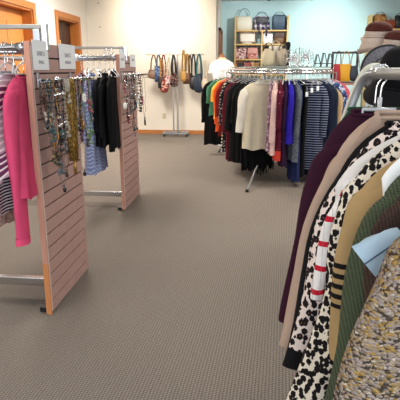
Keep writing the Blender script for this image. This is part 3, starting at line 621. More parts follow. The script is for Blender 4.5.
for (px, top, bot, w, bt, m, st, lab, shp, fl) in [
 (153.5, 55, 79, .22, 70, LB, LB, 'brown leather hobo at the left end of the handbag stand', 'hobo', None),
 (158.5, 55, 82, .15, 66, DEN, DEN, 'blue denim shoulder bag, second from left on the stand', 'satchel', None),
 (161.5, 58, 88, .14, 76, BLK, GLD, 'black bag on a mustard strap behind the red floral one', 'satchel', LBD),
 (163.5, 55, 93, .17, 76, FLO, FLO, 'red floral cloth pouch hanging lowest on the left side', 'pouch', None),
 (168.5, 57, 84, .12, 76, PKB, CRM, 'pale pink patterned small bag on a cream strap', 'satchel', None),
 (173.5, 55, 87, .16, 73, BKP, BLK, 'black patterned shoulder bag just left of the stand posts', 'hobo', None),
 (183.5, 50, 82, .12, 70, GLD, GLD, 'mustard tan narrow bag just right of the stand posts', 'pouch', None),
 (187.0, 54, 84, .15, 73, LBD, GLD, 'dark brown flap bag right of the mustard one', 'satchel', LB),
 (190.0, 55, 83, .12, 75, WINEB if False else mat('wine_leather', (96, 36, 40), .5), LBD, 'small wine leather bag in the right half of the stand', 'satchel', None),
 (193.5, 54, 90, .15, 76, BLK, BLK, 'black slouchy bag left of the big navy one', 'hobo', None),
 (199.0, 54, 93, .21, 74, NAVY, TEALB, 'big navy hobo on a teal strap near the right end', 'hobo', None),
 (205.0, 60, 90, .12, 78, CRM, CRM, 'cream bag at the right end of the handbag stand', 'pouch', None)]:
    Yb_ = YS-.14+random.uniform(-.01, .02); a = at(px, top, y=Yb_); b_ = at(px, bot, y=Yb_); c = at(px, bt, y=Yb_)
    bag((a.x, Yb_, b_.z), random.uniform(-.5, .5), w*1.15, c.z-b_.z, .09, m, lab, group=BG, strap=st, slen=a.z-c.z, sw=.026, spread=.24, flap=fl, shape=shp)

# ================================================================== shelf units on the aqua wall
PINE = mat('pale_pine', (214, 182, 118), .55, pat='wood', c2=(196, 158, 92)); YD = YR-.33
def shelf_unit(x0, x1, ztop, zs, label, mids=()):
    o = empty('shelf_unit', (x0, YR-.34, 0), 0, label, 'shelf unit'); W_ = x1-x0
    for x in (0, W_-.035): 
        bm = BM(); box(bm, x, x+.035, 0, .32, 0, ztop, .003); link('side_board', bm, PINE, o, False)
    for z in zs:
        bm = BM(); box(bm, .035, W_-.035, .0, .32, z-.03, z, .003); link('shelf_board', bm, PINE, o, False)
    for x in mids:
        bm = BM(); box(bm, x-x0-.016, x-x0+.016, .004, .32, 0, zs[0], .003); link('divider', bm, PINE, o, False)
    bm = BM(); box(bm, .035, W_-.035, .315, .33, 0, .2); link('kick_board', bm, PINE, o, False)
    return o
xs0, xs1 = at(234.5, 40, y=YD).x, at(288, 40, y=YD).x
z1, z2, z3, z4 = (at(260, q, y=YD).z for q in (30, 43.8, 59, 74))
shelf_unit(xs0, xs1, at(260, 15.5, y=YD).z, [z1, z2, z3, z4, .9, .5, .12], 'pale pine shelf unit with handbags on the aqua wall left of centre', [at(262, 40, y=YD).x])
def sb(px, wpx, hpx, z, m, label, shape='tote', strap=None, slen=.12, d=.16, rz=0, group='handbags on the left shelf unit', **k):
    x = at(px, 35, y=YD).x
    return bag((x, YR-.18, z+.001), rz, wpx/42.5, hpx/42.5, d, m, label, group=group, strap=strap, slen=slen, shape=shape, sw=.009, **k)
sb(244, 15.5, 13, z1, mat('ivory_leather', (214, 208, 190), .5), 'ivory handbag with thin grey handles on the top shelf at left', 'satchel', mat('grey_cord', (96, 110, 116), .6), .17, flap=None)
sb(261.5, 15, 13, z1, mat('plum_stripe_cloth', (60, 44, 72), .7, pat='plaid', c2=(216, 208, 220), k=9), 'black and lilac striped satchel in the middle of the top shelf', 'satchel', BLK, .09, flap=mat('black_flap', (24, 22, 30), .5))
for s, l in ((258.5, 24), (266, 28)):
    bm = BM(); p = at(s, 22, y=YD-.03); q = at(s+.3, 22+l*.5, y=YD-.03); tube(bm, smoothpath([(p.x, YD-.03, p.z), ((p.x+q.x)/2+.01, YD-.045, (p.z+q.z)/2), (q.x, YD-.03, q.z)], 1), .01, 6, flat=(.02, .004)); tag(link('hanging_strap', bm, mat('dark_strap', (48, 36, 58), .6)), 'dark strap dangling over the top shelf edge %s the striped satchel' % ('left below' if s < 262 else 'right below'), 'strap', 'straps over the top shelf edge')
sb(279, 13.5, 14, z1, mat('slate_leather', (44, 66, 88), .5), 'slate blue backpack at the right end of the top shelf', 'satchel', NAVY, .06, name='backpack', cat='backpack', flap=mat('slate_flap', (62, 84, 104), .5))
sb(247.5, 15, 11, z2, mat('cream_canvas', (232, 224, 212), .7), 'cream tote with brown edges on the second shelf at left', 'tote', LBD, .02, trim=LB)
sb(268, 10, 10, z2, mat('white_box_leather', (226, 230, 234), .5), 'plain white boxy bag in the middle of the second shelf', 'tote', WHP, .02)
sb(280, 11, 11.5, z2, LB, 'tan leather slouch bag at right of the second shelf', 'hobo', LBD, .05, flap=LBD)
sb(241, 11.5, 11, z3, PKB, 'dusty pink patterned bag on the third shelf at far left', 'tote', LBD, .03)
sb(253, 11.5, 11, z3, mat('rose_pattern_cloth', (196, 132, 124), .8, pat='speckle', c2=(150, 84, 80), c3=(230, 190, 180), k=.8), 'rosy patterned bag beside the dusty pink one', 'tote', LBD, .03, flap=mat('rose_flap', (206, 150, 140), .7))
sb(268, 9, 11, z3, BLK, 'black bag on the third shelf right of the divider', 'hobo', BLK, .03)
sb(280, 10, 11, z3, LBD, 'dark brown bag on the third shelf at right', 'satchel', LBD, .03)
sb(240, 10, 12, z4, mat('apricot_leather', (206, 150, 112), .6), 'apricot bag on the fourth shelf at left', 'hobo', BLK, .03)
sb(253, 11, 12, z4, mat('white_black_cloth', (216, 208, 204), .7, pat='speckle', c2=(40, 34, 36), c3=(190, 120, 110), k=.6), 'white and black patterned bag on the fourth shelf', 'tote', BLK, .03)
p = at(287.2, 44, y=YD-.03); q = at(287.2, 70, y=YD-.03); bm = BM(); r_ = []
for i in range(12):
    t = i/11; r_.append([Vector((.045*(1+.25*math.sin(i*1.3))*math.cos(2*PI*k/12), .03*math.sin(2*PI*k/12), -t*(p.z-q.z)+.04)) for k in range(12)])
ring_loft(bm, r_, True, True); o = link('hanging_scarf', bm, BLKF); o.location = (p.x+.02, YD-.045, p.z); tag(o, 'black scarf hanging down the right end of the pine shelf unit', 'scarf')
# right shelf unit
x2 = at(368.5, 45, y=YD).x; zz = [at(385, q_, y=YD).z for q_ in (28.5, 44, 60)]
shelf_unit(x2, x2+1.35, at(372, 14.5, y=YD).z, [zz[0], zz[1], zz[2], .9, .5, .12], 'pale pine shelf unit at the right behind the hats')
GR = 'handbags on the right shelf unit'
sb(380, 12, 13, zz[0], mat('rust_tan_leather', (150, 104, 58), .55, pat='speckle', c2=(120, 78, 40), c3=(180, 136, 84), k=.4), 'rusty tan bag on top shelf of the right shelf unit', 'satchel', LB, .05, group=GR)
sb(391, 9, 8, zz[0], mat('russet_leather', (142, 66, 40), .5), 'small russet bag beside the rusty tan bag', 'satchel', WHP, .06, group=GR)
sb(400, 9, 12, zz[0], BLK, 'black bag at the right picture edge on the top shelf', 'satchel', BLK, .04, group=GR)
sb(373, 6, 4, zz[1], BLK, 'little black purse on the second shelf of the right unit', 'satchel', BLK, .02, group=GR)
sb(380, 11, 7, zz[2]-.001, CRM, 'cream bag low on the right shelf unit behind the grey hat', 'tote', CRM, .02, group=GR)

# ================================================================== middle rounded rack with clothes all round
ZM = 1.278
PA, PB, PC_, PD, PE, PF_ = (-.46, 7.8), (.10, 5.66), (.58, 5.62), (1.24, 6.95), (1.0, 8.3), (-.1, 8.5)
ringp = smoothpath([(x, y, ZM) for x, y in (PA, PB, PC_, PD, PE, PF_)], 3, closed=True)
o = empty('rounded_clothing_rack', (.4, 6.9, 0), 0, 'big rounded chrome rack packed with clothes in the middle of the shop', 'clothes rack')
def lo(bm): bmesh.ops.transform(bm, matrix=Matrix.Translation((-.4, -6.9, 0)), verts=bm.verts)
bm = BM(); tube(bm, ringp, .014, 10, closed=True); lo(bm); link('hanging_rail', bm, CH, o)
bm = BM(); tube(bm, [Vector((p_.x*.97+.012, p_.y*.97+.2, ZM+.035)) for p_ in ringp], .011, 8, closed=True); lo(bm); link('upper_rail', bm, CH, o)
for tx, ty, fx, fy in ((.17, 6.08, .0, 5.31), (-.36, 7.7, -.47, 8.0), (1.12, 6.75, 1.2, 6.55), (.9, 8.2, 1.0, 8.4)):
    bm = BM(); tube(bm, [(tx, ty, ZM+.01), (tx, ty, .28), (fx, fy, .01)], .012, 8); lo(bm); link('leg', bm, CHB, o)
    bm = BM(); tube(bm, [(fx, fy, 0), (fx, fy, .03)], .018, 10); lo(bm); link('foot_cap', bm, BLP, o)
for p_, q_ in (((-.3, 7.4), (1.15, 7.2)), ((.12, 5.9), (.6, 8.3))):
    bm = BM(); tube(bm, [(*p_, ZM+.01), (*q_, ZM+.01)], .009, 8); lo(bm); link('cross_tube', bm, CH, o)
# glass top on it
GT = ZM+.062
gp = [Vector((p_.x*.93+.03, p_.y*.93+.48, GT)) for p_ in ringp]
bm = BM(); ring_loft(bm, [gp, [v_+Vector((0, 0, .01)) for v_ in gp]], True, True); o = link('glass_top', bm, mat('display_glass', (196, 214, 212), .08, trans=.5), smooth=False); tag(o, 'clear display top lying over the rounded chrome rack', 'display top')
def ring_at(px):
    best = None; fr = [p_ for p_ in smoothpath([(x, y, ZM) for x, y in (PA, PA, PB, PC_, PD, PD)], 4)]
    for a, b in zip(fr, fr[1:]):
        xa, xb = pxof(a)[0], pxof(b)[0]
        if (xa-px)*(xb-px) <= 0 and xa != xb:
            t = (px-xa)/(xb-xa); best = a.lerp(b, t); break
    return best
def fab(n, c, **k): return mat(n, c, .88, pat=k.pop('pat', 'plain'), **k)
def rg(px, rot, name, label, cat, m, hempx, sl=.5, hw=.2, so=.04, dz=.09, hm=None, L=None, **k):
    p_ = ring_at(px); zt = ZM-dz; k.setdefault('neck', .07)
    ze = at(px, hempx, y=p_.y-.1).z
    hung(name, label, cat, p_.x, p_.y, ZM, math.radians(rot), m, hg='hangers on the rounded rack', hm=hm, dz=dz, hw=hw, L=max(.3, zt-ze), sl=sl, so=so, hlabel='hanger holding the '+short(label), **k)
BLK2 = fab('black_knit', (14, 14, 16)); BURG = fab('burgundy_knit', (92, 20, 36)); NV = fab('navy_knit', (24, 30, 52))
rg(220, 12, 'long_cardigan', 'long black cardigan at the far left end of the rounded rack', 'cardigan', BLK2, 145, sl=.66, hw=.24, so=.03, dz=.11)
rg(224.5, 14, 'green_cardigan', 'muted green cardigan second from the left on the rounded rack', 'cardigan', fab('sage_green_knit', (66, 122, 96)), 116, sl=.36, hw=.22, so=.03)
rg(228.5, 15, 'yellow_top', 'golden yellow top behind the orange sleeves', 'top', fab('golden_knit', (238, 184, 72)), 120, sl=.32, hw=.20, so=.03)
rg(231, 15, 'orange_top', 'bright orange top next to the golden yellow one', 'top', fab('orange_knit', (226, 92, 44)), 132, sl=.62, hw=.205, so=.0)
rg(234, 15, 'rust_top', 'dark rust red top right of the orange one', 'top', fab('rust_knit', (122, 34, 30)), 136, sl=.5, hw=.20)
rg(236.5, 15, 'trimmed_vest', 'black vest with cream checked trim on the rounded rack', 'vest', fab('checked_trim', (26, 26, 28), pat='stripes', c2=(216, 206, 170), k=22), 150, sl=0, hw=.19)
rg(239.5, 15, 'speckled_top', 'black top with fine white specks on the rounded rack', 'top', fab('speckled_jersey', (34, 34, 38), pat='speckle', c2=(30, 30, 34), c3=(170, 170, 172), k=1.2, t3=.85), 152, sl=.58, hw=.21, L=None)
rg(243, 16, 'burgundy_sweater', 'burgundy sweater left of the plain black ones', 'sweater', BURG, 160, sl=.66, hw=.205)
rg(246.5, 16, 'wine_plaid_shirt', 'dark wine plaid shirt with long hem', 'shirt', fab('wine_plaid', (58, 22, 26), pat='plaid', c2=(24, 20, 22), k=16), 163, sl=.6, hw=.21)
rg(250.5, 17, 'black_sweater', 'plain black sweater left of the cream sweater', 'sweater', BLK2, 160, sl=.6, hw=.235, so=.05)
rg(255, 18, 'black_dress', 'long black dress behind the cream sweater', 'dress', fab('black_crepe_dress', (12, 12, 13)), 163, sl=.5, hw=.225, flare=1.0)
rg(259, 20, 'fringed_shawl', 'black fringed shawl hanging lowest under the cream sweater', 'shawl', fab('black_shawl', (10, 10, 12)), 166, sl=.5, hw=.22, flare=.95, hem=.09, nf=8, fold=.02)
rg(264, 16, 'cream_sweater', 'cream boat neck sweater facing the aisle on the rounded rack', 'sweater', fab('cream_knit', (204, 194, 170)), 150, sl=.58, hw=.24, so=.05, th=.05, hm=BLP, flare=1.0, sr=.055, sm=fab('pale_cream_knit', (222, 216, 202)))
rg(272, 86, 'mauve_top', 'mauve speckled long top right of the cream sweater', 'top', fab('mauve_tweed', (136, 106, 122), pat='speckle', c2=(180, 156, 168), c3=(90, 60, 80), k=1.), 150, sl=.6, hw=.17, so=.01)
rg(276.5, 84, 'blush_cardigan', 'pale blush pink long cardigan on the front of the rounded rack', 'cardigan', fab('blush_knit', (212, 178, 172)), 154, sl=.66, hw=.18, so=.01, th=.036)
rg(281.5, 86, 'dotted_dress', 'burgundy dress with small pink dots and an orange hem band', 'dress', fab('dotted_burgundy', (82, 18, 40), pat='lowband', c2=(196, 60, 50), c3=(210, 120, 130), z0=-.75), 159, sl=.5, hw=.18, so=.0, th=.036)
rg(285.5, 90, 'aubergine_top', 'dark aubergine top between the dotted dress and royal blue top', 'top', fab('aubergine', (44, 20, 48)), 166, sl=.5, hw=.17, so=0)
rg(289.5, 95, 'royal_blue_top', 'royal blue long top at the front of the rounded rack', 'top', fab('royal_blue', (44, 30, 158)), 144, sl=.56, hw=.18, so=0, th=.04)
rg(294.5, 105, 'grey_cardigan', 'heather grey long cardigan right of the royal blue top', 'cardigan', fab('heather_grey', (88, 92, 102), pat='speckle', c2=(110, 114, 122), c3=(62, 66, 76), k=2.), 160, sl=.6, hw=.19, so=0, th=.034)
rg(298, 98, 'navy_dress', 'long navy dress with pale edge beside the grey cardigan', 'dress', fab('navy_satin', (34, 44, 84)), 181, sl=.5, hw=.18, so=0)
rg(301.5, 104, 'black_wrap', 'long black wrap left of the navy striped sweater', 'wrap', BLK2, 176, sl=.6, hw=.19, so=0)
rg(308, 160, 'striped_sweater', 'navy sweater with thin white stripes on the right of the rounded rack', 'sweater', fab('navy_white_stripe', (22, 28, 52), pat='stripes', c2=(140, 148, 172), k=36, duty=.72), 170, sl=.62, hw=.215, so=.02, th=.034)
rg(313.5, 155, 'navy_blazer', 'plain dark navy jacket right of the striped sweater', 'jacket', NV, 176, sl=.6, hw=.225, so=.03)
rg(317.5, 152, 'midnight_top', 'midnight blue top farther back on the right side', 'top', fab('midnight_teal', (26, 40, 56)), 172, sl=.6, hw=.23, so=.03)
rg(322.5, 152, 'tan_sweater', 'tan sweater farther back on the right side of the rounded rack', 'sweater', fab('tan_knit_far', (190, 158, 118)), 165, sl=.55, hw=.23, so=.03, dz=.138)
rg(327, 152, 'blue_print_top', 'blue print top near the far right end of the rounded rack', 'top', fab('blue_print', (70, 98, 150), pat='speckle', c2=(190, 200, 220), c3=(40, 50, 90), k=.8), 160, sl=.5, hw=.225, so=.03)
rg(330.5, 152, 'coral_top', 'coral pink top at the far right end of the rounded rack', 'top', fab('coral_knit', (200, 86, 100)), 160, sl=.5, hw=.225, so=.03)
for i in range(26):
    px = 218+i*4.4; p_ = ring_at(px)
    if p_ is None: continue
    rz = 15 if px < 262 else (15+(px-262)*2.6 if px < 300 else 152)
    hanger(CLEAR, (p_.x, p_.y, ZM-.065), math.radians(rz+random.uniform(-14, 14)), 'spare clear plastic hanger crowded between clothes on the rounded rack', 'spare hangers on the rounded rack', .065, w=.16, drop=.05, r=.005)
sh = next(o for o in bpy.data.objects if o.name.startswith('fringed_shawl')); bm = BM()
for i in range(46):
    x = -.20+.42*i/45; y = random.uniform(-.03, .03); z0 = -(ZM-.09)+.33; l = random.uniform(.08, .16)+.14*(1-abs(x-.06)/.26)
    tube(bm, smoothpath([(x, y, z0+.05), (x+random.uniform(-.01, .01), y, z0-l*.5), (x+random.uniform(-.02, .02), y, z0-l)], 1), [.007, .007, .006, .005, .004, .003][:len(smoothpath([(0, 0, 0), (0, 0, 1), (0, 0, 2)], 1))], 4)
fr_ = link('fringe', bm, fab('black_fringe', (20, 20, 24)), sh); fr_['kind'] = 'stuff'
# white price tags on the striped sweater
for i, (px, py) in enumerate(((307, 92), (312, 88), (318, 86))):
    p_ = at(px, py, y=5.5+i*.05); bm = BM(); box(bm, -.014, .014, -.001, .001, -.05, 0, .0005); tube(bm, [(0, 0, 0), (0, .03, .05)], .0012, 4); o = link('price_tag', bm, PAPER); o.location = p_; tag(o, 'small white price tag hanging by the navy striped sweater collar', 'price tag', 'price tags by the striped sweater')
# things on the display top
CT = mat('oat_canvas', (196, 182, 154), .8, pat='plain'); CT2 = mat('ivory_canvas', (220, 212, 194), .8, pat='plain')
def top_bag(px, y, w, h, m, lab, rz=0, **k):
    x = at(px, 65, y=y).x; return bag((x, y, GT+.011), rz, w, h, .12, m, lab, 'tote bag', 'totes on the display top', sw=.009, **k)
top_bag(268, 6.55, .17, .22, CT, 'oat canvas tote leaning left on the display top', -.3, shape='pouch', slen=.07, strap=LBD)
top_bag(275, 6.7, .17, .26, CT2, 'ivory canvas tote in the middle of the display top', .2, shape='tote', slen=.06, strap=CT)
top_bag(282, 6.6, .14, .22, mat('mushroom_leather', (172, 156, 136), .6), 'mushroom grey tote beside the jewellery trees', .1, shape='pouch', slen=.06, strap=LBD)
def tree(px, y, h, lab):
    x = at(px, 60, y=y).x; o = empty('jewellery_tree', (x, y, GT+.011), random.uniform(-.4, .4), lab, 'jewellery tree', 'jewellery trees on the display top')
    bm = BM(); lathe(bm, [(0, 0), (.05, 0), (.05, .008), (.01, .014), (.005, .02), (.005, h), (.009, h+.006), (0, h+.014)], (0, 0, 0), 14); link('stem', bm, CH, o)
    for i, z in enumerate((h*.5, h*.75, h*.95)):
        w_ = .075-.012*i; bm = BM(); tube(bm, smoothpath([(-w_, 0, z+.015), (-w_*.8, 0, z-.005), (0, 0, z), (w_*.8, 0, z-.005), (w_, 0, z+.015)], 1), .003, 6); ar_ = link('arm', bm, CH, o)
        for s in (-1, -.5, .5, 1):
            bm = BM()
            for k in range(4): ball(bm, (w_*s*.9, random.uniform(-.006, .006), z-.012-k*.012), random.uniform(.004, .008), 1)
            link('earring', bm, [SILV, WHP, GREY, PNK][random.randrange(4)], ar_)
    return o
for px, y, h, l in ((289.5, 6.5, .20, 'chrome jewellery tree just right of the totes'), (294.5, 6.35, .13, 'short chrome jewellery tree second from the totes'), (299, 6.55, .23, 'tallest chrome jewellery tree'), (303.5, 6.4, .16, 'chrome jewellery tree right of the tallest one'), (308.5, 6.55, .20, 'chrome jewellery tree nearest the black easels')): tree(px, y, h, l)
for px, h in ((317.5, .15), (324, .17), (330, .16)):
    x = at(px, 62, y=6.75).x; o = empty('display_easel', (x, 6.75, GT+.011), .2, ['black wire easel nearest the jewellery trees', 'middle one of the three black wire easels', 'black wire easel nearest the hanging bags'][int((px-317)/6)], 'easel', 'black wire easels on the display top')
    for s in (-1, 1):
        bm = BM(); tube(bm, [(s*.05, 0, 0), (s*.014, .02, h)], .006, 6); link('leg', bm, BLP, o)
    bm = BM(); tube(bm, [(0, .1, 0), (0, .02, h)], .006, 6); link('rear_leg', bm, BLP, o); bm = BM(); tube(bm, [(-.045, -.004, .04), (.045, -.004, .04)], .006, 6); tube(bm, [(-.016, .02, h), (.016, .02, h)], .007, 6); link('ledge', bm, BLP, o)
# small folded display clutter along the left half of the top
for i, (px, c, l) in enumerate(((240, 'black', 'black sunglasses case on the left part of the display top'), (247, 'rose', 'rose trinket box on the left part of the display top'), (255, 'amber', 'amber trinket box beside the oat tote'))):
    x = at(px, 68, y=6.9).x; o = empty('trinket_box', (x, 7.0, GT+.011), .3*i, l, 'trinket box', 'trinket boxes on the display top')
    m_ = mat('trinket_'+c, dict(black=(20, 20, 22), rose=(176, 100, 96), amber=(190, 140, 90))[c], .4)
    bm = BM(); box(bm, -.045, .045, -.03, .03, 0, .035, .005); link('box_base', bm, m_, o); bm = BM(); box(bm, -.047, .047, -.032, .032, .036, .055, .007); link('lid', bm, m_, o)

# bust form behind the rack
p = at(222, 60, y=8.9); bx_, by_ = p.x, 8.9; zsh = at(224, 61, y=8.9).z
o = empty('dress_form', (bx_, by_, 0), 0, 'dress form with brown neck cap in a white V neck top behind the rounded rack', 'dress form')
def torso(zo, grow):
    R = [(.12+grow, .09, -.62), (.155+grow, .11, -.48), (.13+grow, .10, -.32), (.165+grow, .12, -.18), (.185+grow, .11, -.07), (.16+grow, .09, -.02), (.09+grow, .065, .02), (.058, .055, .06)]
    return [[Vector((a*math.cos(2*PI*k/24), b*math.sin(2*PI*k/24), zo+z)) for k in range(24)] for a, b, z in R]
bm = BM(); ring_loft(bm, torso(zsh, 0), True, True); link('torso', bm, mat('ivory_form', (206, 184, 150), .7), o)
bm = BM(); ring_loft(bm, [r for r in torso(zsh, .012)[:7]]); 
for v_ in bm.verts: v_.co.y *= 1.1
link('white_top', bm, mat('white_cotton', (232, 230, 228), .85, pat='plain'), o)
for s in (-1, 1):
    bm = BM(); tube(bm, smoothpath([(s*.14, 0, zsh-.04), (s*.17, 0, zsh-.10), (s*.195, 0, zsh-.22)], 1), [.05, .055, .06, .058, .055, .052][:len(smoothpath([(0, 0, 0)]*3, 1))] if False else .048, 12); link('sleeve', bm, mat('white_cotton', (232, 230, 228)), o)
bm = BM(); lathe(bm, [(0.055, .05), (.056, .075), (.04, .10), (.012, .125), (0, .13)], (0, 0, zsh), 18); link('neck_cap', bm, mat('walnut_cap', (140, 92, 56), .4), o)
bm = BM(); tube(bm, [(0, 0, .05), (0, 0, zsh-.6)], .014, 10); link('pole', bm, CHB, o)
bm = BM(); lathe(bm, [(0, 0), (.17, 0), (.17, .012), (.03, .03), (.014, .06)], (0, 0, 0), 24); link('base_plate', bm, CHB, o)

# bag frame with red, yellow and navy bags, on its own console table
YT = 7.2; xa, xb = at(333, 60, y=YT).x, at(358, 60, y=YT).x; zt_ = at(345, 82.5, y=YT).z
o = empty('console_table', (xa, YT, 0), 0, 'pink brown topped narrow table under the red, yellow and navy bags', 'table')
bm = BM(); box(bm, -.05, xb-xa+.25, -.16, .2, zt_-.03, zt_, .004); link('table_top', bm, mat('rosy_wood', (176, 128, 116), .5, pat='wood', c2=(150, 104, 92)), o, False)
for x in (-.02, xb-xa+.2):
    for y in (-.13, .17):
        bm = BM(); box(bm, x-.018, x+.018, y-.018, y+.018, 0, zt_-.03, .003); link('leg', bm, CHB, o, False)
zt2 = at(345, 52.5, y=YT).z
o = empty('bag_frame', ((xa+xb)/2, YT, zt_), 0, 'dark metal frame holding the red, yellow and navy bags', 'display frame'); hx = (xb-xa)/2; H_ = zt2-zt_
for s in (-1, 1):
    bm = BM(); box(bm, s*hx-.014, s*hx+.014, .03, .058, 0, H_, .003); link('post', bm, mat('bronze_metal', (58, 50, 44), .4, .5), o, False)
bm = BM(); box(bm, -hx-.014, hx+.014, .03, .058, H_-.014, H_+.014, .003); link('crossbar', bm, mat('bronze_metal', (58, 50, 44)), o, False)
bm = BM(); box(bm, -hx, hx, -.06, .14, 0.0, .012, .003); link('foot_plate', bm, mat('bronze_metal', (58, 50, 44)), o, False)
FB = 'bags hanging on the dark frame'
for px, w, tp, m_, lab, st in ((338.5, .11, 64, mat('crimson_leather', (178, 34, 52), .6), 'crimson bag on the left of the dark bag frame', BRB), (346, .16, 64, mat('sunflower_leather', (226, 166, 30), .6), 'sunflower yellow bag in the middle of the dark bag frame', mat('tan_strap', (180, 140, 80), .6)), (354.5, .135, 66, mat('ink_navy_leather', (36, 46, 62), .55), 'ink navy bucket bag on the right of the dark frame', NAVY)):
    a = at(px, 53, y=YT); b_ = at(px, 81.3, y=YT); c = at(px, tp, y=YT)
    bag((a.x, YT-.03, b_.z), .1, w, c.z-b_.z, .09, m_, lab, group=FB, strap=st, slen=a.z-c.z+.03, sw=.006, shape='hobo' if 'navy' in lab else 'tote')
p0, p1 = at(357.5, 49, y=YT-.05), at(361.5, 84, y=YT-.05)
bm = BM(); tube(bm, [p0, at(362, 86, y=YT-.05), (at(363, 86, y=YT-.05).x+.03, YT-.05, .0)], .009, 8); tag(link('leaning_pole', bm, CHB), 'thin chrome pole leaning beside the navy bag', 'pole')

# ================================================================== hat stand behind the near right rack
YH = 3.55; hx0 = at(396, 70, y=YH).x+.05; HO = Vector((hx0, YH, 0))
o = HSTAND = empty('hat_stand', (hx0, YH, 0), 0, 'tall grey pole stand carrying the hats behind the right rack', 'hat stand')
bm = BM(); tube(bm, [(0, 0, .02), (0, 0, 1.72)], .014, 10); link('pole', bm, STEEL, o)
bm = BM(); lathe(bm, [(0, 0), (.2, 0), (.2, .015), (.03, .03), (.015, .06)], (0, 0, 0), 28); link('base_plate', bm, STEEL, o)
BRN = mat('brown_felt', (78, 38, 32), .9, pat='plain'); STR = mat('beige_straw', (196, 178, 164), .85, pat='speckle', c2=(190, 171, 157), c3=(200, 183, 170), k=3.)
def hat(name, loc, rot, label, mc, mb, R=.2, r=.092, h=.11, droop=.06, band=None, cap=None, capz=.5):
    o = empty(name, loc, 0, label, 'hat', 'hats on the pole stand'); o.rotation_euler = rot
    bm = BM(); pr_ = []
    for k in range(9):
        a = k/8*PI/2; pr_.append((r*math.sin(a)**.75 if k else 0, h-(h*.62)*(1-math.cos(a))))
    pr_.append((r*1.04, 0)); lathe(bm, pr_, (0, 0, 0), 32); crn = link('crown', bm, mc, o)
    bm = BM(); lathe(bm, [(r*1.04, 0), (r*1.3, -.008), ((R+r)/2, -droop*.35), (R, -droop), (R+.003, -droop-.004), ((R+r)/2, -droop*.35-.005), (r*1.02, -.006)], (0, 0, 0), 40)
    for v_ in bm.verts: 
        a = math.atan2(v_.co.y, v_.co.x); q = max(0, (math.hypot(v_.co.x, v_.co.y)-r)/(R-r)); v_.co.z += .012*q*math.sin(3*a+1)
    brm = link('brim', bm, mb, o)
    if band: bm = BM(); tube(bm, [Vector((R*math.cos(a), R*math.sin(a), -droop-.002+.012*math.sin(3*a+1))) for a in [2*PI*k/40 for k in range(40)]], .008, 8, closed=True); tag(link('brim_binding', bm, band, brm), 'dark binding round the brim')
    if cap:
        bm = BM(); pr2 = [(q_[0]*1.03, q_[1]+.003) for q_ in pr_[:-1] if q_[1] > h*capz]; lathe(bm, pr2, (0, 0, 0), 32); tag(link('crown_cap', bm, cap, crn), 'dark brown upper crown')
    bm = BM(); tube(bm, [Vector((r*1.05*math.cos(a), r*1.05*math.sin(a), .008)) for a in [2*PI*k/32 for k in range(32)]], .007, 6, closed=True, ); link('hat_band', bm, band or mb, crn)
    return o
def hp(px, py, y):
    q = at(px, py, y=y); z = min(1.7, q.z); bm = BM(); tube(bm, [(0, 0, z-.02), (q.x-hx0, q.y-YH, q.z+.02)], .007, 8); link('arm', bm, STEEL, HSTAND); return q
GREYF = mat('grey_mesh_straw', (120, 118, 124), .85, pat='speckle', c2=(100, 98, 104), c3=(140, 138, 144), k=4.)
hat('floppy_hat', hp(378, 37, 3.9), (.12, 0, 0), 'beige floppy hat with dark brown crown, left and highest of the pair', STR, STR, R=.13, r=.094, h=.105, droop=.10, cap=BRN, capz=.34)
hat('floppy_hat', hp(398, 46, 3.72), (.12, .05, 0), 'beige floppy hat with dark brown crown cut by the right picture edge', STR, STR, R=.2, r=.10, h=.105, droop=.13, cap=BRN, capz=.30)
hat('sun_hat', hp(389, 70, 3.45)+Vector((0, .06, 0)), (PI/2-.12, -.1, -.25), 'grey mesh sun hat with dark binding tilted towards the aisle', GREYF, GREYF, R=.165, r=.08, h=.08, droop=.02, band=mat('charcoal_binding', (44, 44, 48), .8))
hat('black_hat', hp(401, 82, 3.1), (.35, -.12, 0), 'wide black felt hat in front of the grey mesh hat', BLKF, BLKF, R=.21, r=.13, h=.21, droop=.07)
# black coat under the hats, hung from the stand
garment('black_coat', 'black coat hanging below the hats behind the grey rack bar', 'coat', (hx0+.02, YH-.08, 1.14), .1, BLKF, hw=.22, L=.8, sl=.6)

# ================================================================== near right rack: rail towards the viewer, clothes facing the aisle
XRL = .375; ZRR = 1.300
o = empty('rolling_rack', (XRL, 1.0, 0), 0, 'grey steel clothes rack in the right foreground', 'clothes rack')
def lo2(bm): bmesh.ops.transform(bm, matrix=Matrix.Translation((-XRL, -1., 0)), verts=bm.verts)
ys, ye = 1.60, .1
def rx(y): return XRL+(1.5-y)*.16
bm = BM(); tube(bm, [(rx(ys-.06), ys-.06, ZRR), (rx(ye), ye, ZRR)], 1, 12, flat=(.011, .016)); lo2(bm); link('hanging_rail', bm, STEEL, o)
bm = BM(); tube(bm, smoothpath([(rx(ys-.06), ys-.06, ZRR), (XRL-.02, ys, ZRR-.005), (XRL-.035, ys+.03, ZRR-.05), (XRL-.06, ys+.03, ZRR-.14), (XRL-.07, ys+.03, ZRR-.3), (XRL-.03, ys+.03, .06)], 2), .013, 12); lo2(bm); link('end_post', bm, STEEL, o)
bm = BM(); tube(bm, [(rx(ye), ye, ZRR), (rx(ye), ye, .06)], .013, 12); lo2(bm); link('end_post', bm, STEEL, o)
for y in (ys+.03, ye):
    bm = BM(); tube(bm, [(XRL-.18, y, .06), (XRL+.22, y, .06)], .013, 10); lo2(bm); link('foot_bar', bm, STEEL, o)
    for s in (-.17, .21):
        bm = BM(); lathe(bm, [(0, -.012), (.026, -.012), (.028, 0), (.026, .012), (0, .012)], (0, 0, 0), 14); c = link('caster', bm, BLP, o); c.location = (s, y-1, .028); c.rotation_euler = (PI/2, 0, 0)
CRT = mat('cream_padding', (206, 204, 186), .6)
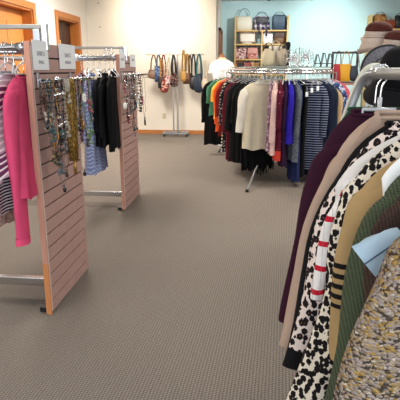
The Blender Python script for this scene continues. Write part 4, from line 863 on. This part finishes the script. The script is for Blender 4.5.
bm = BM(); tube(bm, smoothpath([at(384, 71, y=1.66), at(380, 67, y=1.66), at(373, 65.5, y=1.66), at(365, 70, y=1.68), at(358, 82, y=1.70), at(351, 100, y=1.70), at(343, 122, y=1.70)], 2), .0105, 10); tag(link('padded_hanger_arch', bm, CRT), 'cream padded arch curving over the end of the grey rack bar', 'rack arch')
RG = 'clear hangers on the near right rack'
def nr(name, label, cat, y, m, hl, x=None, rz=0, dz=.085, **k):
    x = rx(y) if x is None else x
    k.setdefault('hw', .17); k.setdefault('L', .72); k.setdefault('sl', .64); k.setdefault('so', .07); k.setdefault('sdrop', .13); k.setdefault('sr', .05); k.setdefault('th', .022)
    return hung(name, label, cat, x, y, ZRR, rz, m, hg=RG, hlabel=hl, dz=dz, **k)
nr('green_sweater', 'dark green sweater farthest back on the near right rack', 'sweater', 1.58, fab('bottle_green', (30, 70, 50)), 'clear plastic hanger holding the dark green sweater', x=.385, dz=.11, hw=.13, sl=0, L=.5)
nr('plum_sweater', 'deep plum sweater in front of the dark green one', 'sweater', 1.49, fab('deep_plum', (50, 17, 35)), 'clear plastic hanger with braced neck holding the plum sweater', hw=.152, clips=True, sl=.70, so=.086, L=.66, dz=.108, sdrop=.112)
nr('taupe_coat', 'taupe coat with lapel right in front of the plum sweater', 'coat', 1.32, fab('taupe_wool', (170, 144, 126)), 'clear plastic hanger holding the taupe coat', hw=.172, sl=.69, so=.105, L=.72, dz=.10, th=.026, sdrop=.12)
tc = next(o for o in bpy.data.objects if o.name.startswith('taupe_coat'))
for q in (-1, 1):
    bm = BM(); P = [(q*.074, -.012, .012), (q*.13, -.028, -.075), (q*.085, -.036, -.10), (q*.10, -.036, -.135), (q*.01, -.036, -.30), (q*.035, -.030, -.12)]
    vs_ = [bm.verts.new(p_) for p_ in P]; f_ = bm.faces.new(vs_); r_ = bmesh.ops.extrude_face_region(bm, geom=[f_]); bmesh.ops.translate(bm, verts=[v_ for v_ in r_['geom'] if isinstance(v_, bmesh.types.BMVert)], vec=(0, .006, 0)); bmesh.ops.recalc_face_normals(bm, faces=bm.faces)
    link('lapel', bm, MC['taupe_wool'], tc, False)
nr('black_jacket', 'black jacket squeezed behind the leopard clothes', 'jacket', 1.255, fab('black_wool', (16, 16, 18)), 'clear plastic hanger holding the black jacket', hw=.182, sl=.70, so=.095, L=.6, dz=.12)
LEO = mat('leopard_print', (214, 202, 184), .85, pat='leopard', c2=(20, 16, 16), c3=(24, 18, 18), r=.72, k=1.7, core=.2)
LEO2 = mat('pink_leopard_print', (214, 196, 186), .85, pat='leopard', c2=(28, 20, 22), c3=(120, 84, 60), r=.68, k=1.5)
nr('leopard_blouse', 'pinkish leopard blouse whose collar shows above the white top', 'blouse', 1.215, LEO2, 'clear plastic hanger holding the pinkish leopard blouse', hw=.185, sl=.62, so=.085, L=.55, dz=.118)
nr('white_barred_top', 'white top with red bars down its sleeve', 'top', 1.18, mat('white_cotton_knit', (214, 206, 200), .85, pat='plain'), 'clear plastic hanger holding the white top with red bars', hw=.215, sl=.43, so=.045, L=.45, dz=.135, sr=.02, sm=mat('red_bar_sleeve', (222, 216, 212), .85, pat='bars', c2=(186, 26, 48), k=15))
nr('leopard_dress', 'long black and cream leopard dress reaching the bottom of the picture', 'dress', 1.14, LEO, 'clear plastic hanger holding the long leopard dress', hw=.187, sl=.5, so=.02, L=1.05, dz=.132, sdrop=.11, flare=2.08, fold=.02, th=.03, nf=6)
nr('tan_sweater', 'tan sweater with black stripes low on the body', 'sweater', 1.085, mat('tan_striped_knit', (166, 137, 94), .88, pat='lowstripes', c2=(22, 18, 18), k=38, z0=-.26, z1=-.38), 'clear plastic hanger holding the tan striped sweater', hw=.19, sl=.52, so=.02, L=.58, nb=fab('navy_collar', (24, 26, 34)), dz=.155, sdrop=.095, th=.03, sr=.05)
nr('white_tee', 'white tee showing as a thin bright edge behind the green ribbed sweater', 'tee shirt', 1.0, fab('bright_white_jersey', (232, 232, 230)), 'clear plastic hanger holding the white tee', hw=.185, sl=0, so=.0, L=.4, dz=.112, sdrop=.09)
nr('green_ribbed_cardigan', 'moss green ribbed cardigan in the right foreground', 'cardigan', .95, mat('moss_rib', (72, 80, 60), .9, pat='rib', k=1.5), 'clear plastic hanger holding the moss green ribbed cardigan', hw=.198, sl=.62, so=.06, L=.85, dz=.122, sdrop=.10, th=.034, sr=.052)
nr('brown_sweater', 'dark brown sweater between the moss green and chunky knits', 'sweater', .875, mat('cocoa_rib', (66, 50, 44), .9, pat='rib', k=1.7), 'clear plastic hanger holding the dark brown sweater', hw=.21, sl=.5, so=.01, L=.6, dz=.115, sdrop=.10, th=.024)
# light blue shirt with a short sleeve poking out
PBL = mat('pale_blue_cotton', (176, 198, 214), .85, pat='plain')
g_ = nr('blue_shirt', 'pale blue shirt with a flared sleeve poking out to the left', 'shirt', .81, PBL, 'clear plastic hanger holding the pale blue shirt', hw=.11, sl=0, L=.5, dz=.18)
a, b_ = at(404, 236, y=.79), at(368, 267, y=.77)
bm = BM(); rr = []
for i in range(8):
    t = i/7; c = a.lerp(b_, t)+Vector((0, 0, .006*math.sin(t*PI))); dr = (b_-a).normalized(); n1 = Vector((0, 1, 0)); n2 = dr.cross(n1).normalized(); R1 = .018+.024*t
    rr.append([c+n2*R1*(1+.08*math.sin(4*k_+i))*math.cos(2*PI*k_/16)+n1*.014*math.sin(2*PI*k_/16) for k_ in range(16)])
ring_loft(bm, rr, True, False)
for v_ in bm.verts: v_.co -= Vector(g_.location)
s_ = link('flared_sleeve', bm, mat('pale_blue_seamed', (158, 178, 192), .85, pat='plain'), g_)
for q in (.35, -.35):
    bm = BM(); tube(bm, [a.lerp(b_, t)+Vector((0, -.016, 0))+(b_-a).normalized().cross(Vector((0, 1, 0))).normalized()*q*(.018+.024*t)-Vector(g_.location) for t in (0, .5, 1)], .0012, 5); tag(link('seam', bm, mat('navy_piping', (50, 66, 92)), g_), 'dark seam line')
nr('chunky_cardigan', 'chunky beige, mustard and grey bouclé cardigan nearest the viewer', 'cardigan', .70, mat('chunky_boucle', (0, 0, 0), .95, pat='chunky'), 'clear plastic hanger holding the chunky bouclé cardigan', hw=.262, sl=.62, so=.09, L=.75, dz=.137, sdrop=.085, th=.034, sr=.06)

sc = bpy.context.scene
sc.view_settings.view_transform = 'Standard'; sc.view_settings.look = 'None'; sc.view_settings.gamma = 1; sc.view_settings.exposure = 0.18
sc.cycles.use_denoising = True; sc.cycles.sample_clamp_indirect = 4; sc.cycles.max_bounces = 7; sc.cycles.diffuse_bounces = 4; sc.cycles.transmission_bounces = 5; sc.cycles.caustics_reflective = False; sc.cycles.caustics_refractive = False
